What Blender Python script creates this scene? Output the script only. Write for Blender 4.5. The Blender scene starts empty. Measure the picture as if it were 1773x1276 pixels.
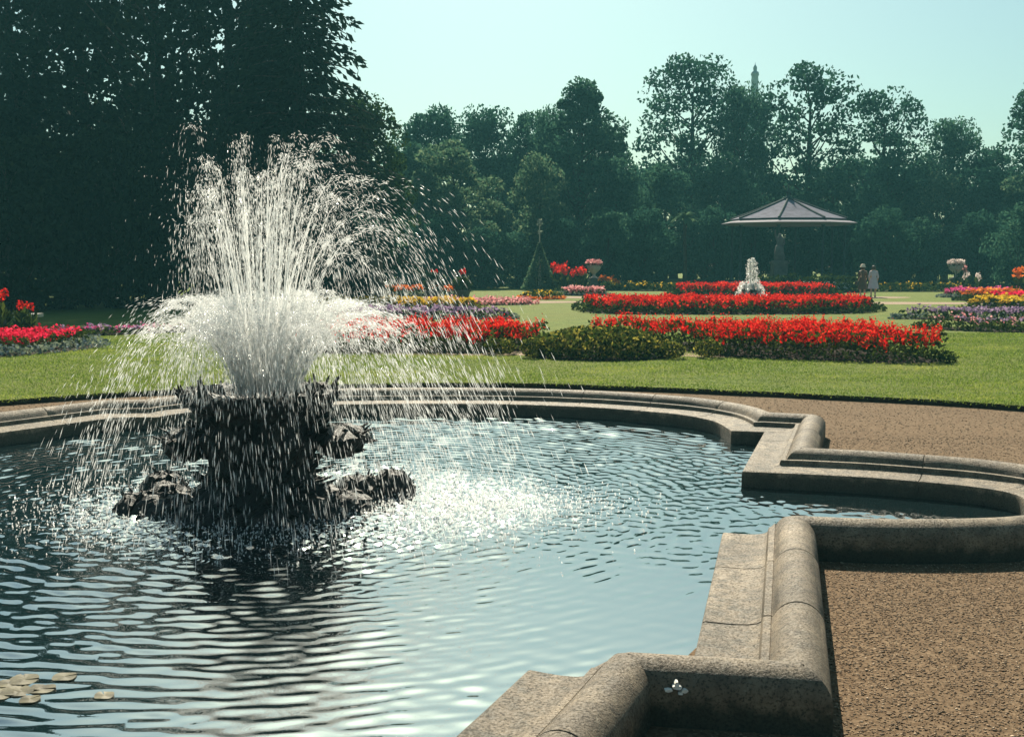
import bpy, bmesh, math, random
import numpy as np
from mathutils import Vector, Matrix

rng = np.random.default_rng(7)
random.seed(7)
R = math.radians
sc = bpy.context.scene
COL = sc.collection

# ------------------------------------------------------------------ camera
cam = bpy.data.cameras.new('camera')
cam.sensor_width = 36.0
cam.lens = 36.0 * 1900 / 1773
cam.clip_end = 2000
cam.clip_start = 0.05
camo = bpy.data.objects.new('camera', cam)
COL.objects.link(camo)
camo.location = (0, 0, 2.27)
camo.rotation_euler = (R(90 - 5.95), 0, 0)
sc.camera = camo

# ------------------------------------------------------------------ sky and sun
SUN_EL, SUN_AZ = 42.0, -3.0          # azimuth measured from +Y towards +X
world = bpy.data.worlds.new('World')
sc.world = world
world.use_nodes = True
nt = world.node_tree
nt.nodes.clear()
sky = nt.nodes.new('ShaderNodeTexSky')
sky.sky_type = 'NISHITA'
sky.sun_disc = False
sky.sun_elevation = R(SUN_EL)
sky.sun_rotation = R(SUN_AZ)
sky.air_density = 1.0
sky.dust_density = 1.9
sky.ozone_density = 1.0
tint = nt.nodes.new('ShaderNodeMix')
tint.data_type = 'RGBA'
tint.blend_type = 'MULTIPLY'
tint.inputs[0].default_value = 1.0
tint.inputs[7].default_value = (0.76, 1.0, 0.91, 1)
bg = nt.nodes.new('ShaderNodeBackground')
bg.inputs['Strength'].default_value = 0.05
wo = nt.nodes.new('ShaderNodeOutputWorld')
nt.links.new(sky.outputs[0], tint.inputs[6])
nt.links.new(tint.outputs[2], bg.inputs['Color'])
nt.links.new(bg.outputs[0], wo.inputs['Surface'])

sun = bpy.data.lights.new('sun', 'SUN')
sun.energy = 5.0
sun.angle = R(0.5)
sun.color = (1.0, 0.91, 0.74)
suno = bpy.data.objects.new('sun', sun)
COL.objects.link(suno)
sd = Vector((math.sin(R(SUN_AZ)) * math.cos(R(SUN_EL)), math.cos(R(SUN_AZ)) * math.cos(R(SUN_EL)), math.sin(R(SUN_EL))))
suno.rotation_euler = (-sd).to_track_quat('-Z', 'Y').to_euler()
suno.location = (0, 0, 40)

vs = sc.view_settings
vs.view_transform = 'Standard'
vs.look = 'None'
vs.gamma = 1.0
vs.use_curve_mapping = False
vs.exposure = 1.0
cy = sc.cycles
cy.use_denoising = True
cy.max_bounces = 14
cy.diffuse_bounces = 12
cy.glossy_bounces = 3
cy.transmission_bounces = 4
cy.volume_bounces = 0
cy.transparent_max_bounces = 160
cy.sample_clamp_indirect = 6

# ------------------------------------------------------------------ helpers
def link(o, parent=None):
    COL.objects.link(o)
    if parent is not None:
        o.parent = parent
    return o

def tag(o, label=None, cat=None, group=None, kind=None):
    if label: o['label'] = label
    if cat: o['category'] = cat
    if group: o['group'] = group
    if kind: o['kind'] = kind
    return o

def empty(name, loc, rz=0.0):
    o = bpy.data.objects.new(name, None)
    o.location = loc
    o.rotation_euler = (0, 0, rz)
    o.empty_display_size = 0.2
    return link(o)

def np_mesh(name, V, F, smooth=False):
    """V (n,3), F (m,k) with one polygon size."""
    V = np.ascontiguousarray(V, dtype=np.float32)
    F = np.ascontiguousarray(F, dtype=np.int32)
    m = bpy.data.meshes.new(name)
    n, k = F.shape
    m.vertices.add(len(V)); m.vertices.foreach_set('co', V.ravel())
    m.loops.add(n * k); m.loops.foreach_set('vertex_index', F.ravel())
    m.polygons.add(n)
    m.polygons.foreach_set('loop_start', np.arange(0, n * k, k, dtype=np.int32))
    m.polygons.foreach_set('loop_total', np.full(n, k, dtype=np.int32))
    if smooth:
        m.polygons.foreach_set('use_smooth', np.ones(n, dtype=bool))
    m.update(calc_edges=True)
    return m

def obj(name, mesh, mat, parent=None, loc=None):
    if mat is not None and len(mesh.materials) == 0:
        mesh.materials.append(mat)
    o = bpy.data.objects.new(name, mesh)
    if loc is not None: o.location = loc
    return link(o, parent)

class MB:
    """collects polygons of any size."""
    def __init__(s): s.v = []; s.f = []
    def add(s, vs_, fs):
        b = len(s.v)
        s.v += [tuple(p) for p in vs_]
        s.f += [tuple(b + i for i in f) for f in fs]
    def box(s, c, d, rz=0.0):
        x, y, z = d[0] / 2, d[1] / 2, d[2] / 2
        co, si = math.cos(rz), math.sin(rz)
        P = []
        for a, b_, e in ((-1,-1,-1),(1,-1,-1),(1,1,-1),(-1,1,-1),(-1,-1,1),(1,-1,1),(1,1,1),(-1,1,1)):
            px, py = a * x, b_ * y
            P.append((c[0] + px * co - py * si, c[1] + px * si + py * co, c[2] + e * z))
        s.add(P, [(0,3,2,1),(4,5,6,7),(0,1,5,4),(1,2,6,5),(2,3,7,6),(3,0,4,7)])
    def lathe(s, prof, n=16, c=(0, 0, 0), phase=0.0, wob=0.0):
        P = []; F = []
        for r, z in prof:
            for i in range(n):
                a = phase + 2 * math.pi * i / n
                rr = r * (1 + wob * (random.random() - 0.5))
                P.append((c[0] + rr * math.cos(a), c[1] + rr * math.sin(a), c[2] + z))
        for j in range(len(prof) - 1):
            for i in range(n):
                i2 = (i + 1) % n
                F.append((j * n + i, j * n + i2, (j + 1) * n + i2, (j + 1) * n + i))
        F.append(tuple(range(n - 1, -1, -1)))
        F.append(tuple((len(prof) - 1) * n + i for i in range(n)))
        s.add(P, F)
    def tube(s, pts, rad, n=6):
        P = []; F = []
        pts = [Vector(p) for p in pts]
        for j, p in enumerate(pts):
            t = (pts[min(j + 1, len(pts) - 1)] - pts[max(j - 1, 0)])
            if t.length < 1e-6: t = Vector((0, 0, 1))
            t.normalize()
            ref = Vector((1, 0, 0)) if abs(t.x) < 0.8 else Vector((0, 1, 0))
            a = t.cross(ref).normalized(); b_ = t.cross(a)
            for i in range(n):
                w = 2 * math.pi * i / n
                P.append(p + (a * math.cos(w) + b_ * math.sin(w)) * rad[j])
        for j in range(len(pts) - 1):
            for i in range(n):
                i2 = (i + 1) % n
                F.append((j * n + i, j * n + i2, (j + 1) * n + i2, (j + 1) * n + i))
        F.append(tuple(range(n - 1, -1, -1)))
        F.append(tuple((len(pts) - 1) * n + i for i in range(n)))
        s.add(P, F)
    def mesh(s, name, smooth=False):
        m = bpy.data.meshes.new(name)
        m.from_pydata(s.v, [], s.f)
        if smooth:
            m.polygons.foreach_set('use_smooth', np.ones(len(m.polygons), dtype=bool))
        m.update()
        return m
    def obj(s, name, mat, parent=None, smooth=False):
        return obj(name, s.mesh(name, smooth), mat, parent)

def unit(v):
    return v / np.maximum(np.linalg.norm(v, axis=1, keepdims=True), 1e-9)

def cards(C, axis, L, W, spin=None):
    """rhombic leaves: centres C, long axis unit vectors, length L, width W -> V,F(quads), bent a little."""
    n = len(C)
    ref = unit(rng.normal(size=(n, 3)))
    side = unit(np.cross(axis, ref))
    nor = np.cross(axis, side)
    L = np.broadcast_to(L, n)[:, None]; W = np.broadcast_to(W, n)[:, None]
    a = C - axis * L * 0.5
    b = C + side * W * 0.5 + nor * W * 0.12
    c = C + axis * L * 0.5
    d = C - side * W * 0.5 + nor * W * 0.12
    V = np.stack([a, b, c, d], 1).reshape(-1, 3)
    F = np.arange(4 * n).reshape(n, 4)
    return V, F

def drops(C, axis, L, W):
    """spindle shaped drops, 6 verts 8 tris."""
    n = len(C)
    ref = unit(rng.normal(size=(n, 3)))
    s1 = unit(np.cross(axis, ref)); s2 = np.cross(axis, s1)
    L = np.broadcast_to(L, n)[:, None]; W = np.broadcast_to(W, n)[:, None]
    V = np.stack([C + axis * L * .5, C + s1 * W * .5, C + s2 * W * .5, C - s1 * W * .5, C - s2 * W * .5, C - axis * L * .5], 1).reshape(-1, 3)
    base = np.array([[0,1,2],[0,2,3],[0,3,4],[0,4,1],[5,2,1],[5,3,2],[5,4,3],[5,1,4]])
    F = (np.arange(n)[:, None, None] * 6 + base[None]).reshape(-1, 3)
    return V, F

def catmull(P, step=0.08, closed=False):
    P = [np.array(p, float) for p in P]
    n = len(P); out = []
    rngs = range(n if closed else n - 1)
    for i in rngs:
        if closed:
            p0, p1, p2, p3 = P[(i - 1) % n], P[i], P[(i + 1) % n], P[(i + 2) % n]
        else:
            p1, p2 = P[i], P[i + 1]
            p0 = P[i - 1] if i > 0 else 2 * p1 - p2
            p3 = P[i + 2] if i + 2 < n else 2 * p2 - p1
        k = max(1, int(np.linalg.norm(p2 - p1) / step))
        for j in range(k):
            t = j / k
            out.append(0.5 * ((2 * p1) + (-p0 + p2) * t + (2 * p0 - 5 * p1 + 4 * p2 - p3) * t * t + (-p0 + 3 * p1 - 3 * p2 + p3) * t ** 3))
    if not closed: out.append(P[-1])
    return np.array(out)

def inside(poly, X, Y):
    poly = np.asarray(poly); r = np.zeros(len(X), bool)
    n = len(poly)
    for i in range(n):
        x1, y1 = poly[i]; x2, y2 = poly[(i + 1) % n]
        if y1 == y2: continue
        c = ((y1 > Y) != (y2 > Y)) & (X < (x2 - x1) * (Y - y1) / (y2 - y1) + x1)
        r ^= c
    return r

def edge_dist(poly, X, Y, closed=True):
    poly = np.asarray(poly); best = np.full(len(X), 1e9)
    n = len(poly)
    for i in range(n if closed else n - 1):
        a = poly[i]; b = poly[(i + 1) % n]
        ab = b - a; l2 = max(ab @ ab, 1e-9)
        t = np.clip(((X - a[0]) * ab[0] + (Y - a[1]) * ab[1]) / l2, 0, 1)
        best = np.minimum(best, np.hypot(X - a[0] - t * ab[0], Y - a[1] - t * ab[1]))
    return best

# ------------------------------------------------------------------ materials
def newmat(name):
    m = bpy.data.materials.new(name)
    m.use_nodes = True
    t = m.node_tree
    t.nodes.clear()
    out = t.nodes.new('ShaderNodeOutputMaterial')
    return m, t, out

def ramp(t, fac, stops):
    r = t.nodes.new('ShaderNodeValToRGB')
    while len(r.color_ramp.elements) < len(stops): r.color_ramp.elements.new(0.5)
    for e, (p, c) in zip(r.color_ramp.elements, stops):
        e.position = p; e.color = (c[0], c[1], c[2], 1)
    t.links.new(fac, r.inputs[0])
    return r.outputs[0]

def noise(t, scale, detail=4, rough=0.55, vec=None, dims='3D'):
    n = t.nodes.new('ShaderNodeTexNoise')
    n.inputs['Scale'].default_value = scale
    n.inputs['Detail'].default_value = detail
    n.inputs['Roughness'].default_value = rough
    if vec is not None: t.links.new(vec, n.inputs['Vector'])
    return n.outputs['Fac']

def objco(t, scale=None):
    c = t.nodes.new('ShaderNodeNewGeometry').outputs['Position']
    if scale is None: return c
    mp = t.nodes.new('ShaderNodeMapping')
    mp.inputs['Scale'].default_value = scale
    t.links.new(c, mp.inputs['Vector'])
    return mp.outputs[0]

def bump(t, h, strength, dist):
    b = t.nodes.new('ShaderNodeBump')
    b.inputs['Strength'].default_value = strength
    b.inputs['Distance'].default_value = dist
    t.links.new(h, b.inputs['Height'])
    return b.outputs[0]

def mixc(t, fac, a, b, mode='MIX'):
    m = t.nodes.new('ShaderNodeMix'); m.data_type = 'RGBA'; m.blend_type = mode
    for sock, v in ((m.inputs[0], fac), (m.inputs[6], a), (m.inputs[7], b)):
        if hasattr(v, 'node'): t.links.new(v, sock)
        elif isinstance(v, (int, float)): sock.default_value = v
        else: sock.default_value = (v[0], v[1], v[2], 1)
    return m.outputs[2]

def principled(t, out, color, rough=0.8, spec=0.3, normal=None):
    p = t.nodes.new('ShaderNodeBsdfPrincipled')
    if hasattr(color, 'node'): t.links.new(color, p.inputs['Base Color'])
    else: p.inputs['Base Color'].default_value = (*color, 1)
    if hasattr(rough, 'node'): t.links.new(rough, p.inputs['Roughness'])
    else: p.inputs['Roughness'].default_value = rough
    p.inputs['Specular IOR Level'].default_value = spec
    if normal is not None: t.links.new(normal, p.inputs['Normal'])
    t.links.new(p.outputs[0], out.inputs['Surface'])
    return p

def leafmat(name, stops, trans=0.4, tcol=1.5, gloss=0.0, tb=0.55):
    """leaves: colour differs from leaf to leaf; part of the light passes through."""
    m, t, out = newmat(name)
    g = t.nodes.new('ShaderNodeNewGeometry')
    col = ramp(t, g.outputs['Random Per Island'], stops)
    d = t.nodes.new('ShaderNodeBsdfDiffuse')
    tr = t.nodes.new('ShaderNodeBsdfTranslucent')
    t.links.new(col, d.inputs['Color'])
    tc = mixc(t, 1.0, col, (tcol * 1.05, tcol, tcol * tb), 'MULTIPLY')
    t.links.new(tc, tr.inputs['Color'])
    mx = t.nodes.new('ShaderNodeMixShader')
    mx.inputs[0].default_value = trans
    t.links.new(d.outputs[0], mx.inputs[1]); t.links.new(tr.outputs[0], mx.inputs[2])
    last = mx.outputs[0]
    if gloss > 0:
        gl = t.nodes.new('ShaderNodeBsdfGlossy'); gl.inputs['Roughness'].default_value = 0.45
        gl.inputs['Color'].default_value = (0.8, 0.85, 0.85, 1)
        m2 = t.nodes.new('ShaderNodeMixShader'); m2.inputs[0].default_value = gloss
        t.links.new(last, m2.inputs[1]); t.links.new(gl.outputs[0], m2.inputs[2])
        last = m2.outputs[0]
    t.links.new(last, out.inputs['Surface'])
    return m

def petalmat(name, stops, trans=0.5):
    m, t, out = newmat(name)
    g = t.nodes.new('ShaderNodeNewGeometry')
    col = ramp(t, g.outputs['Random Per Island'], stops)
    d = t.nodes.new('ShaderNodeBsdfDiffuse'); tr = t.nodes.new('ShaderNodeBsdfTranslucent')
    t.links.new(col, d.inputs['Color']); t.links.new(col, tr.inputs['Color'])
    mx = t.nodes.new('ShaderNodeMixShader'); mx.inputs[0].default_value = trans
    t.links.new(d.outputs[0], mx.inputs[1]); t.links.new(tr.outputs[0], mx.inputs[2])
    t.links.new(mx.outputs[0], out.inputs['Surface'])
    return m

def plain(name, color, rough=0.7, spec=0.3, var=0.25, scale=6.0, bmp=0.0, bscale=30.0, bdist=0.01):
    m, t, out = newmat(name)
    co = objco(t)
    n = noise(t, scale, 5, 0.6, co)
    c = ramp(t, n, [(0.3, [x * (1 - var) for x in color]), (0.7, [min(1, x * (1 + var)) for x in color])])
    nm = bump(t, noise(t, bscale, 4, 0.6, co), bmp, bdist) if bmp > 0 else None
    principled(t, out, c, rough, spec, nm)
    return m

M = {}
# weathered limestone of the pool wall
m, t, out = newmat('coping_stone'); co = objco(t)
big = noise(t, 1.7, 5, 0.6, co); mid = noise(t, 9, 5, 0.65, co); fine = noise(t, 70, 4, 0.7, co)
c1 = ramp(t, big, [(0.3, (0.085, 0.064, 0.041)), (0.55, (0.20, 0.153, 0.10)), (0.75, (0.31, 0.245, 0.168))])
c2 = mixc(t, ramp(t, mid, [(0.42, (0, 0, 0)), (0.66, (0.75, 0.75, 0.75))]), c1, (0.065, 0.052, 0.036))
c3 = mixc(t, ramp(t, fine, [(0.50, (0, 0, 0)), (0.62, (0.85, 0.85, 0.85))]), c2, (0.03, 0.025, 0.019))
vo = t.nodes.new('ShaderNodeTexVoronoi'); vo.inputs['Scale'].default_value = 13
t.links.new(mixc(t, 0.25, co, fine), vo.inputs['Vector'])
lich = ramp(t, vo.outputs['Distance'], [(0.10, (0.55, 0.55, 0.55)), (0.2, (0, 0, 0))])
c4 = mixc(t, lich, c3, (0.30, 0.27, 0.20))
sx_ = t.nodes.new('ShaderNodeSeparateXYZ'); t.links.new(co, sx_.inputs[0])
zn = t.nodes.new('ShaderNodeMath'); zn.operation = 'MULTIPLY_ADD'; t.links.new(mid, zn.inputs[0]); zn.inputs[1].default_value = -0.16; t.links.new(sx_.outputs['Z'], zn.inputs[2])
damp_shade = ramp(t, zn.outputs[0], [(0.0, (0.85, 0.85, 0.85)), (0.06, (0, 0, 0))])      # moss and wet along water and ground line, plus painted shade low on faces
c4 = mixc(t, damp_shade, c4, (0.022, 0.024, 0.015))
hgt = mixc(t, 0.5, fine, mid)
principled(t, out, c4, ramp(t, fine, [(0.35, (0.5, 0.5, 0.5)), (0.6, (0.85, 0.85, 0.85))]), 0.36, bump(t, hgt, 0.9, 0.016)); M['stone'] = m

# gravel
def gravelmat(name, a, b, c):
    m, t, out = newmat(name); co = objco(t)
    v = t.nodes.new('ShaderNodeTexVoronoi'); v.inputs['Scale'].default_value = 42; t.links.new(co, v.inputs['Vector'])
    n1 = noise(t, 0.8, 5, 0.6, co); n2 = noise(t, 30, 4, 0.7, co)
    sep = t.nodes.new('ShaderNodeSeparateColor'); t.links.new(v.outputs['Color'], sep.inputs[0])
    col = ramp(t, sep.outputs[0], [(0.0, a), (0.5, b), (1.0, c)])
    col = mixc(t, ramp(t, n1, [(0.35, (0, 0, 0)), (0.7, (0.5, 0.5, 0.5))]), col, [x * 0.7 for x in b])
    col = mixc(t, ramp(t, n2, [(0.5, (0, 0, 0)), (0.7, (0.6, 0.6, 0.6))]), col, [x * 0.35 for x in a])
    principled(t, out, col, 0.95, 0.12, bump(t, v.outputs['Distance'], 0.4, 0.01))
    return m
M['gravel'] = gravelmat('gravel_ground', (0.10, 0.064, 0.036), (0.15, 0.098, 0.056), (0.21, 0.145, 0.088))
M['sand'] = gravelmat('pale_path', (0.26, 0.175, 0.12), (0.33, 0.24, 0.17), (0.40, 0.30, 0.22))
def pebblemat():
    m, t, out = newmat('pebble')
    g = t.nodes.new('ShaderNodeNewGeometry')
    c = ramp(t, g.outputs['Random Per Island'], [(0, (0.06, 0.037, 0.02)), (0.35, (0.14, 0.088, 0.047)), (0.8, (0.21, 0.138, 0.078)), (1, (0.46, 0.35, 0.24))])
    pn = noise(t, 1.1, 5, 0.65, objco(t))
    c = mixc(t, ramp(t, pn, [(0.38, (0, 0, 0)), (0.68, (1, 1, 1))]), c, mixc(t, 1.0, c, (0.62, 0.58, 0.52), 'MULTIPLY'))
    principled(t, out, c, 0.8, 0.3)
    return m
M['pebble'] = pebblemat()

# lawn
m, t, out = newmat('lawn'); co = objco(t)
n1 = noise(t, 0.35, 5, 0.6, co); n2 = noise(t, 3.0, 5, 0.7, objco(t, (0.6, 1.6, 1))); n3 = noise(t, 60, 3, 0.7, co)
c = ramp(t, n2, [(0.32, (0.065, 0.10, 0.018)), (0.52, (0.13, 0.17, 0.03)), (0.72, (0.21, 0.225, 0.05))])
c = mixc(t, ramp(t, n1, [(0.4, (0, 0, 0)), (0.62, (0.7, 0.7, 0.7))]), c, (0.15, 0.165, 0.035))
c = mixc(t, ramp(t, n3, [(0.45, (0, 0, 0)), (0.7, (0.6, 0.6, 0.6))]), c, (0.05, 0.07, 0.015))
principled(t, out, c, 0.9, 0.1, bump(t, n3, 0.8, 0.03)); M['lawn'] = m
M['soil'] = plain('soil', (0.035, 0.026, 0.018), 0.95, 0.1, 0.4, 5, 0.6, 20, 0.03)
M['grass'] = leafmat('grass_blade', [(0, (0.042, 0.080, 0.022)), (0.35, (0.098, 0.150, 0.040)), (0.7, (0.175, 0.215, 0.068)), (1, (0.28, 0.28, 0.12))], 0.45, 1.8)
t = M['grass'].node_tree
rmp = [n_ for n_ in t.nodes if n_.type == 'VALTORGB'][0]
pn = noise(t, 0.45, 5, 0.65, objco(t, (0.7, 1.5, 1)))
fac = t.nodes.new('ShaderNodeMath'); fac.operation = 'MULTIPLY_ADD'; fac.use_clamp = True
t.links.new(pn, fac.inputs[0]); fac.inputs[1].default_value = 2.6; fac.inputs[2].default_value = -1.3
add = t.nodes.new('ShaderNodeMath'); add.operation = 'MULTIPLY_ADD'; add.use_clamp = True
gi = [n_ for n_ in t.nodes if n_.type == 'NEW_GEOMETRY'][0]
t.links.new(gi.outputs['Random Per Island'], add.inputs[0]); add.inputs[1].default_value = 0.6
t.links.new(fac.outputs[0], add.inputs[2]); t.links.new(add.outputs[0], rmp.inputs[0])

# water
m, t, out = newmat('pool_water'); co = objco(t)
p = principled(t, out, (0.006, 0.014, 0.016), 0.02, 0.5)
p.inputs['IOR'].default_value = 6.5
M['water'] = m
# water drops: clear grains that pass and scatter the light behind them
m, t, out = newmat('water_drop')
tr = t.nodes.new('ShaderNodeBsdfTranslucent'); tr.inputs['Color'].default_value = (0.97, 0.97, 0.94, 1)
df = t.nodes.new('ShaderNodeBsdfDiffuse'); df.inputs['Color'].default_value = (0.85, 0.88, 0.88, 1)
gl = t.nodes.new('ShaderNodeBsdfGlossy'); gl.inputs['Roughness'].default_value = 0.12
a = t.nodes.new('ShaderNodeMixShader'); a.inputs[0].default_value = 0.3
b = t.nodes.new('ShaderNodeMixShader'); b.inputs[0].default_value = 0.2
t.links.new(tr.outputs[0], a.inputs[1]); t.links.new(df.outputs[0], a.inputs[2])
t.links.new(a.outputs[0], b.inputs[1]); t.links.new(gl.outputs[0], b.inputs[2])
tp_ = t.nodes.new('ShaderNodeBsdfTransparent')
c_ = t.nodes.new('ShaderNodeMixShader'); c_.inputs[0].default_value = 0.42
t.links.new(tp_.outputs[0], c_.inputs[1]); t.links.new(b.outputs[0], c_.inputs[2])
t.links.new(c_.outputs[0], out.inputs['Surface']); M['drop'] = m
# wet dark tufa
m, t, out = newmat('wet_rock'); co = objco(t)
n1 = noise(t, 6, 6, 0.65, co); n2 = noise(t, 35, 5, 0.7, co)
c = ramp(t, n1, [(0.3, (0.005, 0.0055, 0.005)), (0.6, (0.014, 0.0135, 0.011)), (0.8, (0.027, 0.025, 0.019))])
principled(t, out, c, 0.45, 0.35, bump(t, mixc(t, 0.5, n1, n2), 0.9, 0.03)); M['rock'] = m
M['bark'] = plain('bark', (0.045, 0.037, 0.028), 0.95, 0.1, 0.4, 8, 0.7, 25, 0.03)
M['bark_grey'] = plain('grey_bark', (0.10, 0.085, 0.07), 0.95, 0.1, 0.35, 8, 0.7, 25, 0.03)

G = lambda *a: [(i / (len(a) - 1), c) for i, c in enumerate(a)]
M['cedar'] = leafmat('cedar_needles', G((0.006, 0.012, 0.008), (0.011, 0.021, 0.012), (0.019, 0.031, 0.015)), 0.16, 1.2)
M['yew'] = leafmat('yew_leaves', G((0.014, 0.035, 0.014), (0.026, 0.058, 0.018), (0.05, 0.085, 0.026)), 0.25, 1.3)
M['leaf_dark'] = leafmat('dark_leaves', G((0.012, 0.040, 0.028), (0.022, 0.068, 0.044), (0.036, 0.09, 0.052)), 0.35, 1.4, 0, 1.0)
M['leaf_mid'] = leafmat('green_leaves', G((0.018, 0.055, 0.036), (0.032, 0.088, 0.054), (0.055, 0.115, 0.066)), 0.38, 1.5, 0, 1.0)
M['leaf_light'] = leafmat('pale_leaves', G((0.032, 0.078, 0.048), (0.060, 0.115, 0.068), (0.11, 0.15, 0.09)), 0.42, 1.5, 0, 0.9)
M['box'] = leafmat('box_leaves', G((0.016, 0.032, 0.012), (0.03, 0.052, 0.016), (0.055, 0.08, 0.025)), 0.25, 1.3)
M['bed_leaf'] = leafmat('bed_leaves', G((0.018, 0.032, 0.014), (0.035, 0.055, 0.018), (0.06, 0.085, 0.028)), 0.3, 1.3)
M['bush_leaf'] = leafmat('bush_leaves', G((0.014, 0.028, 0.010), (0.032, 0.052, 0.018), (0.08, 0.095, 0.03), (0.27, 0.24, 0.08)), 0.4, 1.5)
M['silver'] = leafmat('silver_leaves', G((0.10, 0.14, 0.16), (0.20, 0.25, 0.28), (0.33, 0.38, 0.41)), 0.3, 1.0)
M['red'] = petalmat('scarlet_petals', G((0.30, 0.003, 0.005), (0.56, 0.009, 0.010), (0.70, 0.022, 0.016), (0.75, 0.07, 0.03)))
M['crimson'] = petalmat('crimson_petals', G((0.52, 0.006, 0.035), (0.72, 0.02, 0.07), (0.80, 0.05, 0.10)))
M['magenta'] = petalmat('magenta_petals', G((0.45, 0.03, 0.16), (0.62, 0.07, 0.24), (0.70, 0.16, 0.32)))
M['pink'] = petalmat('pink_petals', G((0.55, 0.18, 0.20), (0.66, 0.30, 0.30), (0.72, 0.42, 0.40)))
M['lilac'] = petalmat('lilac_petals', G((0.16, 0.11, 0.20), (0.28, 0.19, 0.30), (0.42, 0.28, 0.40)))
M['yellow'] = petalmat('yellow_petals', G((0.42, 0.24, 0.02), (0.60, 0.38, 0.03), (0.70, 0.50, 0.06)))
M['orange'] = petalmat('orange_petals', G((0.55, 0.09, 0.02), (0.70, 0.17, 0.03), (0.72, 0.28, 0.06)))
M['white_petal'] = petalmat('cream_petals', G((0.55, 0.45, 0.42), (0.7, 0.6, 0.55)))
M['roof'] = plain('roof_slate', (0.15, 0.145, 0.185), 0.9, 0.06, 0.25, 3, 0.3, 14, 0.02)
M['iron'] = plain('painted_iron', (0.03, 0.045, 0.05), 0.8, 0.1, 0.2)
M['eave'] = plain('pale_eave', (0.22, 0.20, 0.23), 0.8, 0.1, 0.1)
M['statue'] = plain('weathered_stone', (0.10, 0.10, 0.10), 0.85, 0.2, 0.3, 4, 0.4, 20, 0.02)
M['pale_stone'] = plain('pale_stone', (0.42, 0.38, 0.34), 0.85, 0.2, 0.2, 6, 0.4, 25, 0.01)
M['spire'] = plain('spire_stone', (0.42, 0.48, 0.48), 0.8, 0.2, 0.2, 2)
M['skin'] = plain('skin', (0.48, 0.30, 0.22), 0.6, 0.3, 0.08)
M['hair'] = plain('brown_hair', (0.05, 0.028, 0.015), 0.6, 0.4, 0.3)
M['straw'] = plain('pale_hat_straw', (0.66, 0.58, 0.45), 0.8, 0.2, 0.1)
M['brown_cloth'] = plain('brown_cloth', (0.085, 0.055, 0.04), 0.9, 0.1, 0.2)
M['lilac_cloth'] = plain('pale_coat_cloth', (0.46, 0.43, 0.50), 0.9, 0.1, 0.1)
M['shoe'] = plain('shoe_leather', (0.03, 0.022, 0.018), 0.5, 0.4, 0.2)
M['pad'] = plain('lily_leaf', (0.10, 0.088, 0.05), 0.6, 0.25, 0.5, 12)
M['white_scrap'] = plain('white_chip', (0.72, 0.69, 0.62), 0.8, 0.2, 0.1, 20)

# ------------------------------------------------------------------ pool wall: sweep of a moulded profile, cut into stones
# profile: (o, z); o = distance from the crest line, + towards the water
prof_s = [(0.0, -0.40), (0.0, 0.120), (0.006, 0.134), (0.02, 0.140), (0.10, 0.137), (0.19, 0.136), (0.27, 0.142), (0.315, 0.152), (0.338, 0.166),
          (0.347, 0.196), (0.352, 0.203), (0.392, 0.206), (0.398, 0.201)]
ROLL = [(0.545 - 0.15 * math.cos(R(a)), 0.150 + 0.15 * math.sin(R(a))) for a in range(24, 181, 12)]
OUT = [(0.695, 0.13), (0.695, -0.15)]
FULL = [(0.545 - s, z) for s, z in prof_s + ROLL + OUT]
ROLLP = [(0.545 - s, z) for s, z in [(0.395, -0.40), (0.395, 0.150)] + ROLL + OUT]
runs = [  # (points, smooth?, profile, flush start, flush end)
    ([(-7.25, 12.45), (-6.41, 13.62), (-5.53, 14.78)], True, FULL, False, False),
    ([(-5.53, 14.78), (-5.0, 14.86)], False, FULL, False, False),
    ([(-5.0, 14.86), (-4.72, 15.2), (-4.25, 15.52), (-3.5, 15.85), (-2.45, 16.1), (-1.15, 16.18), (0.12, 16.1), (0.96, 15.89), (1.6, 15.62),
      (2.14, 15.3), (2.5, 15.05), (2.83, 14.69), (3.06, 14.29), (3.16, 13.93), (3.19, 13.62)], True, FULL, False, False),
    ([(3.19, 13.62), (3.72, 13.43)], False, FULL, False, False),
    ([(3.72, 13.43), (2.97, 11.09)], False, FULL, False, False),
    ([(2.97, 11.09), (3.57, 10.92), (4.07, 10.7), (4.54, 10.45), (4.9, 10.08), (5.05, 9.6), (4.95, 9.0)], True, FULL, False, True),
    ([(4.95, 9.0), (4.5, 8.45), (3.88, 8.15), (3.53, 8.07), (3.08, 8.04), (2.65, 8.06), (2.15, 8.15)], True, ROLLP, True, False),
    ([(2.15, 8.15), (1.40, 5.14)], False, FULL, True, True),
    ([(1.40, 5.14), (0.58, 5.27)], False, ROLLP, False, False),
    ([(0.58, 5.27), (0.37, 4.77), (0.18, 4.32), (-0.08, 3.6)], True, FULL, True, False),
    ([(-0.08, 3.6), (-1.2, 2.7), (-3.0, 2.5), (-5.2, 3.4), (-6.9, 5.5), (-7.7, 8.0), (-7.8, 10.3), (-7.25, 12.45)], True, FULL, False, False),
]
dense = [catmull(p, 0.11) if sm else np.array(p, float) for p, sm, *_ in runs]
CREST = np.concatenate([d[:-1] for d in dense])

def tdir(a, b):
    v = b - a
    return v / np.linalg.norm(v)

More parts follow.
